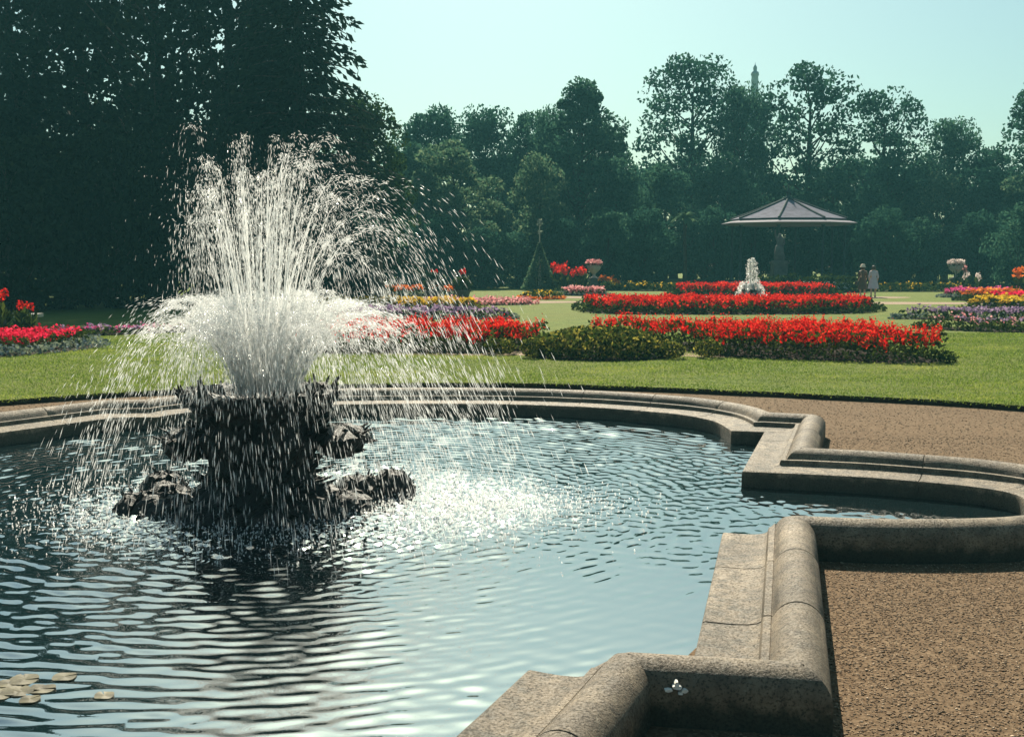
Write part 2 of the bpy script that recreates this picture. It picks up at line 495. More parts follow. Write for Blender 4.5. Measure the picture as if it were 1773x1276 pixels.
def rn(t_): return np.array([t_[1], -t_[0]])
wall = empty('pool_wall', (0, 0, 0))
tag(wall, 'moulded stone wall with a rounded top around the rippling pool', 'pool wall')
nruns = len(runs)
for k in range(nruns):
    P = dense[k]; prof = runs[k][2]
    n = len(P)
    # lateral vectors at every point; mitred at the ends
    lat = []
    for i in range(n):
        if i == 0:
            t1 = tdir(dense[k - 1][-2], dense[k - 1][-1]); t2 = tdir(P[0], P[1])
        elif i == n - 1:
            nx = dense[(k + 1) % nruns]
            t1 = tdir(P[-2], P[-1]); t2 = tdir(nx[0], nx[1])
        else:
            t1 = tdir(P[i - 1], P[i]); t2 = tdir(P[i], P[i + 1])
        n1, n2 = rn(t1), rn(t2)
        mit = (n1 + n2) / (1 + n1 @ n2)
        own = n2 if i == 0 else (n1 if i == n - 1 else mit)
        lat.append((mit, own))
    # arc length and cuts
    seg = np.linalg.norm(np.diff(P, axis=0), axis=1); S = np.concatenate([[0], np.cumsum(seg)])
    Ltot = S[-1]; ns = max(1, round(Ltot / 1.08))
    cuts = np.linspace(0, Ltot, ns + 1)
    cuts[1:-1] += rng.uniform(-0.08, 0.08, max(ns - 1, 0))
    def section(s, pull):
        i = min(np.searchsorted(S, s, side='right') - 1, n - 2); i = max(i, 0)
        f = (s - S[i]) / seg[i]
        pt = P[i] * (1 - f) + P[i + 1] * f
        tt = tdir(P[i], P[i + 1])
        out_ = []
        for o, z in prof:
            if s <= 1e-6: mv = lat[0][1] if (runs[k][3] and o > 0.17) else lat[0][0]
            elif s >= Ltot - 1e-6: mv = lat[-1][1] if (runs[k][4] and o > 0.17) else lat[-1][0]
            else: mv = lat[i][0] * (1 - f) + lat[i + 1][0] * f if 0 < i < n - 2 else (lat[i][0 if i else 1] * (1 - f) + lat[i + 1][0 if i + 1 < n - 1 else 1] * f)
            q = pt + mv * o + tt * pull[0]
            zz = z - pull[1] if z > 0 else z
            out_.append((q[0], q[1], zz))
        return out_
    for j in range(ns):
        a_, b_ = cuts[j], cuts[j + 1]
        g = 0.0006
        a2 = a_ + g if j > 0 else a_; b2 = b_ - g if j < ns - 1 else b_
        mids = [s for s in S if a2 + 0.03 < s < b2 - 0.03]
        dz = rng.uniform(0, 0.004)
        secs = [section(a2, (0, 0.007 + dz)), section(a2 + 0.006 if j > 0 else a2 + 0.002, (0, dz))]
        secs += [section(s, (0, dz)) for s in mids]
        secs += [section(b2 - 0.006 if j < ns - 1 else b2 - 0.002, (0, dz)), section(b2, (0, 0.007 + dz))]
        mb = MB(); np_ = len(prof)
        V = [q for s_ in secs for q in s_]
        F = []
        for u in range(len(secs) - 1):
            for w in range(np_ - 1):
                F.append((u * np_ + w, u * np_ + w + 1, (u + 1) * np_ + w + 1, (u + 1) * np_ + w))
        F.append(tuple(range(np_ - 1, -1, -1)))
        F.append(tuple((len(secs) - 1) * np_ + w for w in range(np_)))
        mb.add(V, F)
        o = mb.obj('coping_stone', M['stone'], wall)
        me = o.data
        bm = bmesh.new(); bm.from_mesh(me); bmesh.ops.recalc_face_normals(bm, faces=bm.faces)
        for f in bm.faces: f.smooth = True
        for e in bm.edges:
            if e.is_manifold and e.calc_face_angle(0) > R(35): e.smooth = False
        bm.to_mesh(me); bm.free()

# chip of white on the shaded outer face
mb = MB()
cpos = Vector((0.79, 5.235 - 0.152, 0.205))
for dx, dz, w, h in ((0, 0, .06, .012), (-.035, -.016, .045, .008), (.04, -.018, .03, .010), (.0, .013, .022, .016), (.02, -.03, .025, .007)):
    pts = [(cpos.x + dx + w * .5 * math.cos(a) * random.uniform(.7, 1.2), 0, cpos.z + dz + h * math.sin(a) * random.uniform(.7, 1.2)) for a in np.linspace(0, 2 * math.pi, 8)[:-1]]
    fr = [(x, cpos.y - 0.010 - random.uniform(0, .006), z) for x, _, z in pts]; bk = [(x, cpos.y + 0.03, z) for x, _, z in pts]
    n = len(pts)
    mb.add(fr + bk, [tuple(range(n)), tuple(range(2 * n - 1, n - 1, -1))] + [(i, (i + 1) % n, n + (i + 1) % n, n + i) for i in range(n)])
mb.obj('white_chip', M['white_scrap'], wall)

# ------------------------------------------------------------------ ground with the pool cut out
bm = bmesh.new()
def loop(pts, z):
    v = [bm.verts.new((p[0], p[1], z)) for p in pts]
    return [bm.edges.new((v[i], v[(i + 1) % len(v)])) for i in range(len(v))]
e1 = loop(CREST[::2], 0.0)
e2 = loop([(-220, -60), (220, -60), (220, 230), (-220, 230)], 0.0)
bmesh.ops.triangle_fill(bm, use_beauty=True, use_dissolve=False, edges=e1 + e2)
bmesh.ops.recalc_face_normals(bm, faces=bm.faces)
for f in bm.faces:
    if f.normal.z < 0: f.normal_flip()
me = bpy.data.meshes.new('ground'); bm.to_mesh(me); bm.free()
g = obj('ground', me, M['gravel']); g['kind'] = 'structure'

# pool floor so that the water has something under it
mb = MB(); mb.box((-1.5, 9.4, -0.62), (14.5, 15.5, 0.04))
o = mb.obj('pool_floor', M['soil']); o['kind'] = 'structure'

# ------------------------------------------------------------------ water surface with real waves
FX, FY = -2.30, 9.95
nx_, ny_ = 540, 760
xs = np.linspace(-8.4, 5.6, nx_)
ys = np.concatenate([np.linspace(2.2, 4.3, 30)[:-1], np.linspace(4.3, 16.4, ny_ - 29)])
X, Y = np.meshgrid(xs, ys)
H = np.zeros_like(X)
nsrc = 60
for i in range(nsrc):
    aa = rng.uniform(0, 2 * math.pi); rr = rng.uniform(0.2, 1.7)
    sx, sy = FX + 0.35 + rr * math.cos(aa) * 1.15, FY + rr * math.sin(aa)
    r = np.hypot(X - sx, Y - sy)
    lam = rng.uniform(0.075, 0.175); k_ = 2 * math.pi / lam
    amp = 0.00052 * (lam / 0.12) ** 1.2 / np.sqrt(0.5 + r * 0.35)
    H += amp * np.cos(k_ * r + rng.uniform(0, 6.28))
# travelling groups: the waves come in bands that break up sideways
for i in range(14):
    th = rng.uniform(-0.5, 0.5) + math.pi / 2; lam = rng.uniform(0.3, 0.75)
    H += 0.00035 * np.cos(2 * math.pi / lam * (X * math.cos(th) + Y * math.sin(th)) + rng.uniform(0, 6.28))
for i in range(26):      # short cross chop that breaks the rings up
    th = rng.uniform(-0.75, 0.75) + math.pi / 2; lam = rng.uniform(0.09, 0.22)
    env = np.clip(np.sin(X * rng.uniform(.5, 1.6) + rng.uniform(0, 6.28)) * np.sin(Y * rng.uniform(.4, 1.3) + rng.uniform(0, 6.28)), 0, 1)
    H += env * 0.0009 * (lam / .15) * np.cos(2 * math.pi / lam * (X * math.cos(th) + Y * math.sin(th)) + rng.uniform(0, 6.28))
calm = np.exp(-(((X - 0.6) / 1.7) ** 2 + ((Y - 6.6) / 2.3) ** 2))
H *= 1 - 0.72 * calm
H *= 1 - 0.85 / (1 + np.exp(-(X - 2.75 - .26 * (Y - 9.6)) / .18)) * ((Y > 7.8) & (Y < 11.4))
rf = np.hypot((X - FX - 0.45) / 1.25, Y - FY)
splash = np.exp(-((rf - 1.25) / 0.62) ** 2) + 0.6 * np.exp(-(np.hypot((X - FX - 1.9) / 1.2, Y - FY + 0.1) / 0.8) ** 2)
H += splash * rng.normal(0, 0.0035, X.shape)
for i in range(30):
    th = rng.uniform(0, 6.28); lam = rng.uniform(0.07, 0.14)
    H += splash * 0.0012 * np.cos(2 * math.pi / lam * (X * math.cos(th) + Y * math.sin(th)) + rng.uniform(0, 6.28))
V = np.stack([X, Y, H - 0.03], -1).reshape(-1, 3)
ny2 = len(ys)
idx = np.arange(nx_ * ny2).reshape(ny2, nx_)
F = np.stack([idx[:-1, :-1], idx[:-1, 1:], idx[1:, 1:], idx[1:, :-1]], -1).reshape(-1, 4)
fc = V[F].mean(1)
keep = inside(CREST[::2], fc[:, 0], fc[:, 1])
F = F[keep]
used, inv = np.unique(F.ravel(), return_inverse=True)
w = obj('pool_water', np_mesh('pool_water', V[used], inv.reshape(-1, 4), True), M['water'])
w['kind'] = 'structure'

# ------------------------------------------------------------------ lawn (raised above the path, with a cut edge)
LZ = 0.09
ed = [(-26, -6), (-19, 3), (-15, 9.5), (-11.6, 13.2), (-9.4, 15.15), (-7.69, 16.34), (-6.45, 17.2), (-5.32, 17.7), (-2.5, 18.5), (0.13, 18.55), (2.05, 18.08), (3.4, 17.63),
      (4.67, 17.13), (6.24, 16.47), (7.41, 15.73), (9.6, 13.9), (12.5, 10.5), (16, 4), (20, -6)]
EDGE = catmull(ed, 0.25)
EDGE[:, 1] += rng.normal(0, 0.012, len(EDGE))
mb = MB(); n = len(EDGE)
rows = []
cen = np.array([-0.5, 4.0])
def outw(p, d):
    v = p - cen
    return p + v / np.linalg.norm(v) * d
bot = [(p[0], p[1], -0.02) for p in EDGE]
lip = [(*outw(p, 0.025), LZ - 0.012 + 0.008 * random.random()) for p in EDGE]
top = [(*outw(p, 0.10), LZ) for p in EDGE]
far = [(*outw(p, 165), LZ) for p in EDGE]
for a in (bot, lip, top, far): rows += a
F = []
for j in range(3):
    for i in range(n - 1):
        F.append((j * n + i, j * n + i + 1, (j + 1) * n + i + 1, (j + 1) * n + i))
mb.add(rows, F)
lawn_me = mb.mesh('lawn')
lawn_me.materials.append(M['lawn']); lawn_me.materials.append(M['soil'])
mi = np.zeros(len(F), np.int32); mi[:n - 1] = 1
lawn_me.polygons.foreach_set('material_index', mi)
lo = obj('lawn', lawn_me, None); lo['kind'] = 'structure'

def sheet(name, poly, z, mat):
    P = catmull(poly, 0.6, True)
    b = bmesh.new(); vv = [b.verts.new((p[0], p[1], z)) for p in P]
    ee = [b.edges.new((vv[i], vv[(i + 1) % len(vv)])) for i in range(len(vv))]
    bmesh.ops.triangle_fill(b, use_beauty=True, edges=ee)
    for f in b.faces:
        f.normal_update()
        if f.normal.z < 0: f.normal_flip()
    me_ = bpy.data.meshes.new(name); b.to_mesh(me_); b.free()
    o_ = obj(name, me_, mat); o_['kind'] = 'structure'
    return o_

sheet('garden_path', [(-6, 24.6), (-2, 23.75), (0.6, 23.6), (1.9, 23.3), (3.4, 23.5), (4.6, 23.1), (5.2, 25), (3, 28.3), (-1, 28), (-5, 27.7)], LZ + 0.005, M['sand'])
sheet('garden_path', [(-14, 48.5), (-5, 47.3), (3, 49.5), (3.2, 50.8), (-5, 51.8), (-14, 51)], LZ + 0.005, M['sand'])
sheet('garden_path', [(14.6, 48.0), (18, 47.8), (21.5, 48.2), (21.5, 49.4), (17, 50.2), (14.4, 50)], LZ + 0.005, M['sand'])
sheet('garden_path', [(2.6, 54.6), (11, 53.6), (19, 54.4), (19.3, 56.4), (11, 56.6), (2.6, 56.6)], LZ + 0.005, M['sand'])

# ------------------------------------------------------------------ beds
def bed(name, label, poly, h, flower=None, leaf='bed_leaf', edging=None, dens=90, fdens=70, fsize=0.06, spike=0.22, lsize=0.09, step=0.5,
        dome=False, smooth=True, extra=None, group='flower beds on the lawn', cat='flower bed', efront=False, cover=0.9):
    P = catmull(poly, step, True) if smooth else np.array(poly, float)
    c = P.mean(0)
    root = empty(name, (c[0], c[1], LZ))
    tag(root, label, cat, group)
    Q = P - c
    mb = MB(); n_ = len(Q)
    ins = Q * 0.88
    mb.add([(q[0], q[1], 0.0) for q in Q * 0.93] + [(q[0], q[1], 0.035) for q in ins], [(i, (i + 1) % n_, n_ + (i + 1) % n_, n_ + i) for i in range(n_)] + [tuple(n_ + i for i in range(n_))])
    so = mb.obj('soil', M['soil'], root)
    lo_, hi_ = Q.min(0), Q.max(0)
    area = 0.5 * abs(np.sum(Q[:, 0] * np.roll(Q[:, 1], -1) - np.roll(Q[:, 0], -1) * Q[:, 1]))
    def samp(N, margin):
        bx = (hi_[0] - lo_[0]) * (hi_[1] - lo_[1])
        K = int(N * bx / max(area, .01) * 1.3) + 10
        x = rng.uniform(lo_[0], hi_[0], K); y = rng.uniform(lo_[1], hi_[1], K)
        k_ = inside(Q, x, y); x, y = x[k_], y[k_]
        d = edge_dist(Q, x, y)
        k_ = d > margin
        return x[k_][:N], y[k_][:N], d[k_][:N]
    rad = edge_dist(Q, np.array([0.0]), np.array([0.0]))[0]
    def top(x, y, d):
        if dome: return h * (1 - np.clip(1 - d / max(rad, .1), 0, 1) ** 2.2) ** .6
        lump = 1 + 0.10 * np.sin(x * 2.7 + c[0]) * np.sin(y * 2.1 + 1) + 0.07 * np.sin(x * 6.1 + 2 * c[1])
        return h * np.clip(d / 0.35 + 0.45, 0, 1) * lump
    em = edging[2] if edging else 0.0
    # foliage
    N = int(area * dens)
    x, y, d = samp(N, em * 0.6)
    tz = top(x, y, d)
    z = tz * (1 - rng.random(len(x)) ** 1.5 * 0.95)
    ax = unit(np.stack([rng.normal(0, .8, len(x)), rng.normal(0, .8, len(x)), rng.uniform(0.1, 1.0, len(x))], 1))
    V_, F_ = cards(np.stack([x, y, z], 1), ax, rng.uniform(.7, 1.4, len(x)) * lsize * 1.5, lsize * rng.uniform(.6, 1.1, len(x)))
    fo = obj('foliage', np_mesh('foliage', V_, F_), M[leaf], root); fo['kind'] = 'stuff'
    # flowers
    fl = flower if isinstance(flower, (list, tuple)) else [flower] if flower else []
    for fname in fl:
        N = int(area * fdens / len(fl))
        x, y, d = samp(N, em * cover)
        pn_ = np.sin(x * 4.3 + 1.7 * np.sin(y * 3.1)) * np.sin(y * 4.9 + c[0]) + .6 * np.sin(x * 9.7 + y * 6.1)
        kk = rng.random(len(x)) < np.clip(.95 + .55 * pn_, .25, 1); x, y, d = x[kk], y[kk], d[kk]
        tz = top(x, y, d) + rng.normal(0, 0.045, len(x))
        if spike > 0:
            k_ = 6
            hh = spike * rng.uniform(.6, 1.25, len(x))
            xs_ = np.repeat(x, k_) + rng.normal(0, fsize * .3, len(x) * k_); ys_ = np.repeat(y, k_) + rng.normal(0, fsize * .3, len(x) * k_)
            zs_ = np.repeat(tz - hh * .6, k_) + np.tile(np.linspace(0, 1, k_), len(x)) * np.repeat(hh, k_)
            sz = np.tile(np.linspace(1.25, .55, k_), len(x)) * fsize
            ax = unit(np.stack([rng.normal(0, .6, len(xs_)), rng.normal(0, .6, len(xs_)), rng.uniform(.2, 1.0, len(xs_))], 1))
            V_, F_ = cards(np.stack([xs_, ys_, zs_], 1), ax, sz * 1.5, sz)
        else:
            k_ = 3
            xs_ = np.repeat(x, k_) + rng.normal(0, fsize * .5, len(x) * k_); ys_ = np.repeat(y, k_) + rng.normal(0, fsize * .5, len(x) * k_)
            zs_ = np.repeat(tz, k_) + rng.normal(0, fsize * .4, len(x) * k_)
            ax = unit(np.stack([rng.normal(0, 1, len(xs_)), rng.normal(0, 1, len(xs_)), rng.uniform(-.2, .6, len(xs_))], 1))
            V_, F_ = cards(np.stack([xs_, ys_, zs_], 1), ax, fsize * rng.uniform(.8, 1.4, len(xs_)), fsize)
        ob = obj('flowers', np_mesh('flowers', V_, F_), M[fname], root); ob['kind'] = 'stuff'
    if edging:
        emat, eh, ew = edging
        per = np.sum(np.linalg.norm(Q - np.roll(Q, -1, 0), axis=1))
        sz = lsize * 0.75
        N = int(per * ew * 420 * (0.07 / sz) ** 2 * .55)
        t_ = rng.integers(0, n_, N); f_ = rng.random(N)
        base = Q[t_] * (1 - f_[:, None]) + Q[(t_ + 1) % n_] * f_[:, None]
        dirv = unit(Q[(t_ + 1) % n_] - Q[t_]); nr_ = np.stack([-dirv[:, 1], dirv[:, 0]], 1)
        sgn = np.sign(np.sum(-base * nr_, 1)); nr_ *= np.where(sgn == 0, 1, sgn)[:, None]
        a_ = rng.uniform(0, math.pi, N); rr = np.sqrt(rng.uniform(.45, 1, N))
        off = ew * .5 + np.cos(a_) * rr * ew * .5; zz = np.sin(a_) ** .6 * rr * eh * (1 + .12 * np.sin(base[:, 0] * 5) + .10 * np.sin(base[:, 1] * 7))
        zz *= rng.uniform(.0, 1, N) ** .5
        C_ = np.stack([base[:, 0] + nr_[:, 0] * off, base[:, 1] + nr_[:, 1] * off, zz], 1)
        V_, F_ = cards(C_, unit(rng.normal(size=(N, 3)) + [0, 0, .4]), sz * rng.uniform(.9, 1.5, N), sz)
        eo = obj('edging', np_mesh('edging', V_, F_), M[emat], root); eo['kind'] = 'stuff'
    return root

BOXED = ('box', 0.26, 0.34)
bed('flower_bed', 'long scarlet salvia bed on the right behind the low green bush', [(1.6, 27.2), (2.6, 25.9), (3.9, 24.6), (4.2, 23.4), (6.1, 22.45), (8.1, 21.65), (9.1, 22.2), (9.0, 23.5), (8.5, 25.2), (8.2, 26.6), (6.5, 27.0), (4.4, 27.0), (2.6, 28.1)], 0.55, 'red', edging=BOXED, dens=190, fdens=62, fsize=0.06, spike=.27, lsize=.075)
bed('flower_bed', 'scarlet salvia bed seen half through the fountain spray', [(-5.0, 24.3), (-2.5, 24.0), (-.34, 24.05), (.65, 24.9), (1.1, 26.2), (.6, 27.1), (-1.5, 27.6), (-4.6, 27.6), (-5.4, 26)], 0.52, 'red', edging=BOXED, dens=190, fdens=62, fsize=0.06, spike=.27, lsize=.075)
bed('flower_bed', 'low domed bed of yellow green bushes between the two big scarlet beds', [(0.3, 23.5), (.8, 22.6), (1.9, 22.25), (3.0, 22.6), (3.6, 23.6), (3.0, 24.6), (1.9, 25.0), (.8, 24.6)], 0.63, None, leaf='bush_leaf', edging=('box', .24, .35), dens=520, lsize=.075, dome=True, step=.3)
bed('flower_bed', 'second scarlet bed with a dark clipped edge, in front of the small jet', [(2.4, 42.3), (3.3, 40.0), (7.6, 39.5), (12, 40.0), (13.3, 40.6), (14.6, 42.9), (13.2, 44.2), (7.6, 44.4), (2.9, 44.2)], 0.46, 'red', edging=('box', .34, .6), dens=70, fdens=45, fsize=.10, spike=.26, lsize=.12)
bed('flower_bed', 'third and farthest scarlet bed, where the two people stand', [(8.3, 58.9), (9, 57.4), (13, 57.2), (17.0, 57.3), (17.3, 59.5), (13, 61), (9, 60.6)], 0.5, 'red', edging=('box', .34, .6), dens=55, fdens=40, fsize=.13, spike=.26, lsize=.15)
bed('flower_bed', 'crimson bed edged with silver leaves at the left edge of the lawn', [(-14.5, 22.3), (-12, 22.7), (-10.8, 23.1), (-9.9, 24.4), (-9.5, 25.8), (-10.2, 27.0), (-12, 27.2), (-14.5, 27.0)], 0.34, 'crimson', edging=('silver', .26, .75), dens=120, fdens=150, fsize=.07, spike=0, lsize=.09)
bed('flower_bed', 'thin pink and purple strip bed beyond the crimson bed', [(-13.2, 28.8), (-11.2, 29.2), (-9.2, 30.6), (-6.5, 32), (-6.5, 33), (-9.5, 31.6), (-13, 29.9)], 0.15, ['magenta', 'lilac'], edging=('bed_leaf', .2, .3), dens=80, fdens=60, fsize=.08, spike=0, lsize=.09)
bed('flower_bed', 'lilac strip bed right of centre with silver front, crossing the right edge', [(12.7, 37.1), (15.4, 35.9), (20, 35.0), (23, 35.2), (23, 36.8), (19, 36.8), (15.4, 37.9)], .30, 'lilac', edging=('silver', .24, .4), dens=80, fdens=70, fsize=.09, spike=0, lsize=.11)
bed('flower_bed', 'pinkish strip bed nearest the right edge, dark at its front', [(11.7, 32.3), (13.1, 30.8), (16, 30.2), (19, 30.5), (19, 31.9), (16, 31.8), (13.2, 32.6)], .32, ['pink', 'lilac'], edging=('bed_leaf', .22, .35), dens=120, fdens=35, fsize=.07, spike=0, lsize=.09)
bed('flower_bed', 'bright yellow bed at the right edge above the lilac strip', [(17.2, 42.6), (18, 41.2), (21, 40.6), (25, 41), (25, 43.2), (20, 43.6)], .46, 'yellow', edging=('bush_leaf', .25, .4), dens=80, fdens=60, fsize=.11, spike=0, lsize=.12)
bed('flower_bed', 'magenta bed at the right edge behind the bright yellow one', [(20, 46.6), (22, 45.4), (27, 45), (27, 48), (22, 48.2)], .46, 'crimson', edging=('silver', .2, .4), dens=60, fdens=70, fsize=.12, spike=0, lsize=.12)
bed('flower_bed', 'small orange mound bed left of the magenta one at right', [(20.6, 51.6), (21.8, 50.7), (24, 50.6), (24.5, 52), (22.5, 53)], .5, 'orange', edging=('bed_leaf', .2, .4), dens=60, fdens=40, fsize=.13, spike=0, lsize=.14, dome=True)
bed('flower_bed', 'pale pink strip bed in front of the right hand vase', [(21.4, 55.6), (23, 54.6), (27, 54.8), (27, 56.2), (23.5, 57.2)], .34, 'magenta', edging=('silver', .22, .5), dens=50, fdens=70, fsize=.13, spike=0, lsize=.14)
bed('flower_bed', 'dusty lilac strip bed behind the scarlet bed by the spray', [(-9, 37.2), (-4.8, 36.8), (-1.5, 36.6), (.3, 36.9), (-.8, 38.4), (-4.8, 39.4), (-9, 39.4)], .26, 'lilac', edging=('silver', .2, .4), dens=70, fdens=70, fsize=.10, spike=0, lsize=.11)
bed('flower_bed', 'golden yellow strip bed behind the dusty lilac strip', [(-8, 43), (-5.5, 42.7), (-1.3, 43.6), (-1.5, 45), (-4.5, 45.8), (-8, 45.5)], .32, 'yellow', edging=('bush_leaf', .2, .4), dens=60, fdens=70, fsize=.12, spike=0, lsize=.12)
bed('flower_bed', 'low pink strip bed just behind the golden yellow strip', [(-4, 47), (-1, 46.6), (1.2, 48), (-.4, 48.8), (-4, 48.6)], .18, 'pink', edging=None, dens=50, fdens=70, fsize=.12, spike=0, lsize=.10)
bed('flower_bed', 'orange strip bed behind the two dark potted plants', [(-6.8, 57.4), (-4.6, 56.8), (-2.6, 57.2), (-2.6, 58.6), (-6.8, 58.8)], .42, 'orange', edging=('silver', .28, .5), dens=45, fdens=60, fsize=.14, spike=0, lsize=.14)
bed('flower_bed', 'tall magenta mound bed seen through the spray', [(-10.6, 57.8), (-9, 57.0), (-7.6, 57.4), (-7.6, 59), (-10.4, 59.4)], .85, 'magenta', edging=('bed_leaf', .3, .5), dens=45, fdens=70, fsize=.15, spike=0, lsize=.14, dome=True)
bed('flower_bed', 'small pink mound bed left of the slim tree trunk', [(-8.4, 53.4), (-7.4, 52.6), (-6.4, 53.0), (-6.6, 54.2), (-8, 54.6)], .5, 'magenta', edging=('bed_leaf', .2, .4), dens=45, fdens=80, fsize=.14, spike=0, lsize=.14, dome=True)
bed('flower_bed', 'round green and yellow mound bed with a red rim in mid lawn', [(0.1, 53.5), (.8, 52.6), (1.8, 52.5), (2.7, 53.3), (2.2, 54.5), (.8, 54.6)], .36, 'yellow', edging=('orange', .2, .4), dens=70, fdens=16, fsize=.11, spike=0, lsize=.14, dome=True)
bed('flower_bed', 'pink strip bed below the left hand vase', [(2.3, 58.2), (3.4, 57.5), (5.0, 57.8), (5.2, 59), (3, 59.6)], .32, 'pink', edging=('silver', .2, .4), dens=45, fdens=70, fsize=.14, spike=0, lsize=.14)
bed('hedge', 'long low yellow flowering hedge left of the farthest scarlet bed', [(5.2, 65.2), (9.8, 64.6), (9.8, 65.6), (5.2, 66.2)], .48, 'yellow', dens=110, fdens=11, fsize=.11, spike=0, lsize=.15, group='low hedges at the back of the lawn', cat='hedge', smooth=False)
bed('hedge', 'long low yellow flowering hedge right of the two people', [(20.6, 63.6), (26.5, 63.6), (26.5, 64.6), (20.6, 64.6)], .48, 'yellow', dens=110, fdens=11, fsize=.11, spike=0, lsize=.15, group='low hedges at the back of the lawn', cat='hedge', smooth=False)
bed('hedge', 'dark clipped hedge in front of the pavilion and its statue', [(13.4, 62.4), (20.2, 62.4), (20.2, 63.2), (13.4, 63.2)], .95, None, leaf='box', dens=260, lsize=.15, group='low hedges at the back of the lawn', cat='hedge', smooth=False)

# ------------------------------------------------------------------ plants and trees
def blob_cards(c, r, n, size, up=0.35, shell=0.5):
    v = unit(rng.normal(size=(n, 3))) * (rng.uniform(shell ** 3, 1, n) ** (1 / 3))[:, None]
    C = np.asarray(c) + v * np.asarray(r)
    ax = unit(rng.normal(size=(n, 3)) + np.array([0, 0, -up]))
    return cards(C, ax, size * rng.uniform(.8, 1.6, n), size * rng.uniform(.55, 1.0, n))

def merge(parts):
    V = []; F = []; b = 0
    for v, f in parts:
        V.append(v); F.append(f + b); b += len(v)
    return np.concatenate(V), np.concatenate(F)

def puff(label, x, y, r, h, mat, n, size, group, name='shrub', cat='shrub'):
    root = empty(name, (x, y, LZ)); tag(root, label, cat, group)
    mb = MB(); mb.tube([(0, 0, -.05), (0.02, 0, h * .4)], [r * .12, r * .06], 6); mb.obj('stem', M['bark'], root)
    V_, F_ = blob_cards((0, 0, h * .52), (r, r, h * .5), n, size, 0, .75)
    k = V_[:, 2] < 0.01; V_[k, 2] = 0.01
    tag(obj('foliage', np_mesh('foliage', V_, F_), M[mat], root), kind='stuff')
    return root
GP = 'clipped box balls at the bed corners'
puff('clipped box ball at the right tip of the spray side scarlet bed', -0.25, 23.95, .36, .34, 'bush_leaf', 500, .06, GP)
puff('clipped box ball at the left foot of the domed green bed', 0.42, 23.1, .26, .42, 'bush_leaf', 420, .06, GP)
puff('clipped box ball at the right foot of the domed green bed', 3.35, 22.95, .3, .36, 'bush_leaf', 420, .06, GP)
puff('clipped box ball at the left end of the long scarlet bed', 4.15, 23.15, .3, .40, 'bush_leaf', 420, .06, GP)

def broadleaf(h, cw, cb, nclump, nleaf, leaf, seed, dense=1.0, pyramid=False, mat='leaf_mid'):
    """returns (trunk mesh, crown mesh). h height, cw crown width, cb crown base height."""
    rs = np.random.RandomState(seed)
    mb = MB()
    lean = rs.normal(0, .03 * h, 2)
    zt = h * 0.86
    tp = [(lean[0] * (z / h) ** 2, lean[1] * (z / h) ** 2, z) for z in (-.1, .12 * h, .3 * h, .5 * h, .7 * h, zt)]
    r0 = 0.022 * h + .05
    mb.tube(tp, [r0 * 1.35, r0, r0 * .8, r0 * .6, r0 * .35, r0 * .1], 7)
    parts = []
    for i in range(nclump):
        f = (i + rs.rand()) / nclump
        z = cb + (h - cb) * f
        u = (z - cb) / (h - cb)
        wr = (cw / 2) * ((1 - u) ** .75 * 1.05 + .06 if pyramid else math.sin(math.pi * (0.12 + .83 * u)) ** .7)
        a = i * 2.399 + rs.rand() * 1.2
        rr = wr * math.sqrt(rs.uniform(.12, 1.0)) * .86
        c = np.array([rr * math.cos(a) + lean[0] * u, rr * math.sin(a) + lean[1] * u, z])
        cr = (cw * .14 + .2) * rs.uniform(.65, 1.3) * (1.15 - .75 * u if pyramid else 1)
        q = np.array([cr, cr, cr * rs.uniform(.55, .85)])
        n = int(nleaf / nclump * rs.uniform(.6, 1.4))
        v = unit(rs.normal(size=(n, 3))) * (rs.uniform(.2, 1, n) ** .4)[:, None]
        v[:, 2] = np.where(v[:, 2] < -.3, v[:, 2] * .6, v[:, 2])
        C = c + v * q
        ax = unit(rs.normal(size=(n, 3)) + np.array([0, 0, -.3]))
        parts.append(cards(C, ax, leaf * rs.uniform(.8, 1.7, n), leaf * rs.uniform(.55, 1.0, n)))
        # limb to the clump
        s = max(cb * .75, z - rr * .8 - .5); s = min(s, zt * .95)
        st = np.array([lean[0] * (s / h) ** 2, lean[1] * (s / h) ** 2, s])
        mid = (st + c) / 2 + np.array([0, 0, -.08 * rr])
        rb = r0 * .28 * (1.1 - .6 * u)
        mb.tube([tuple(st), tuple(mid), tuple(c)], [rb, rb * .7, rb * .25], 5)
    V_, F_ = merge(parts)
    return mb.mesh('trunk', True), np_mesh('crown', V_, F_)

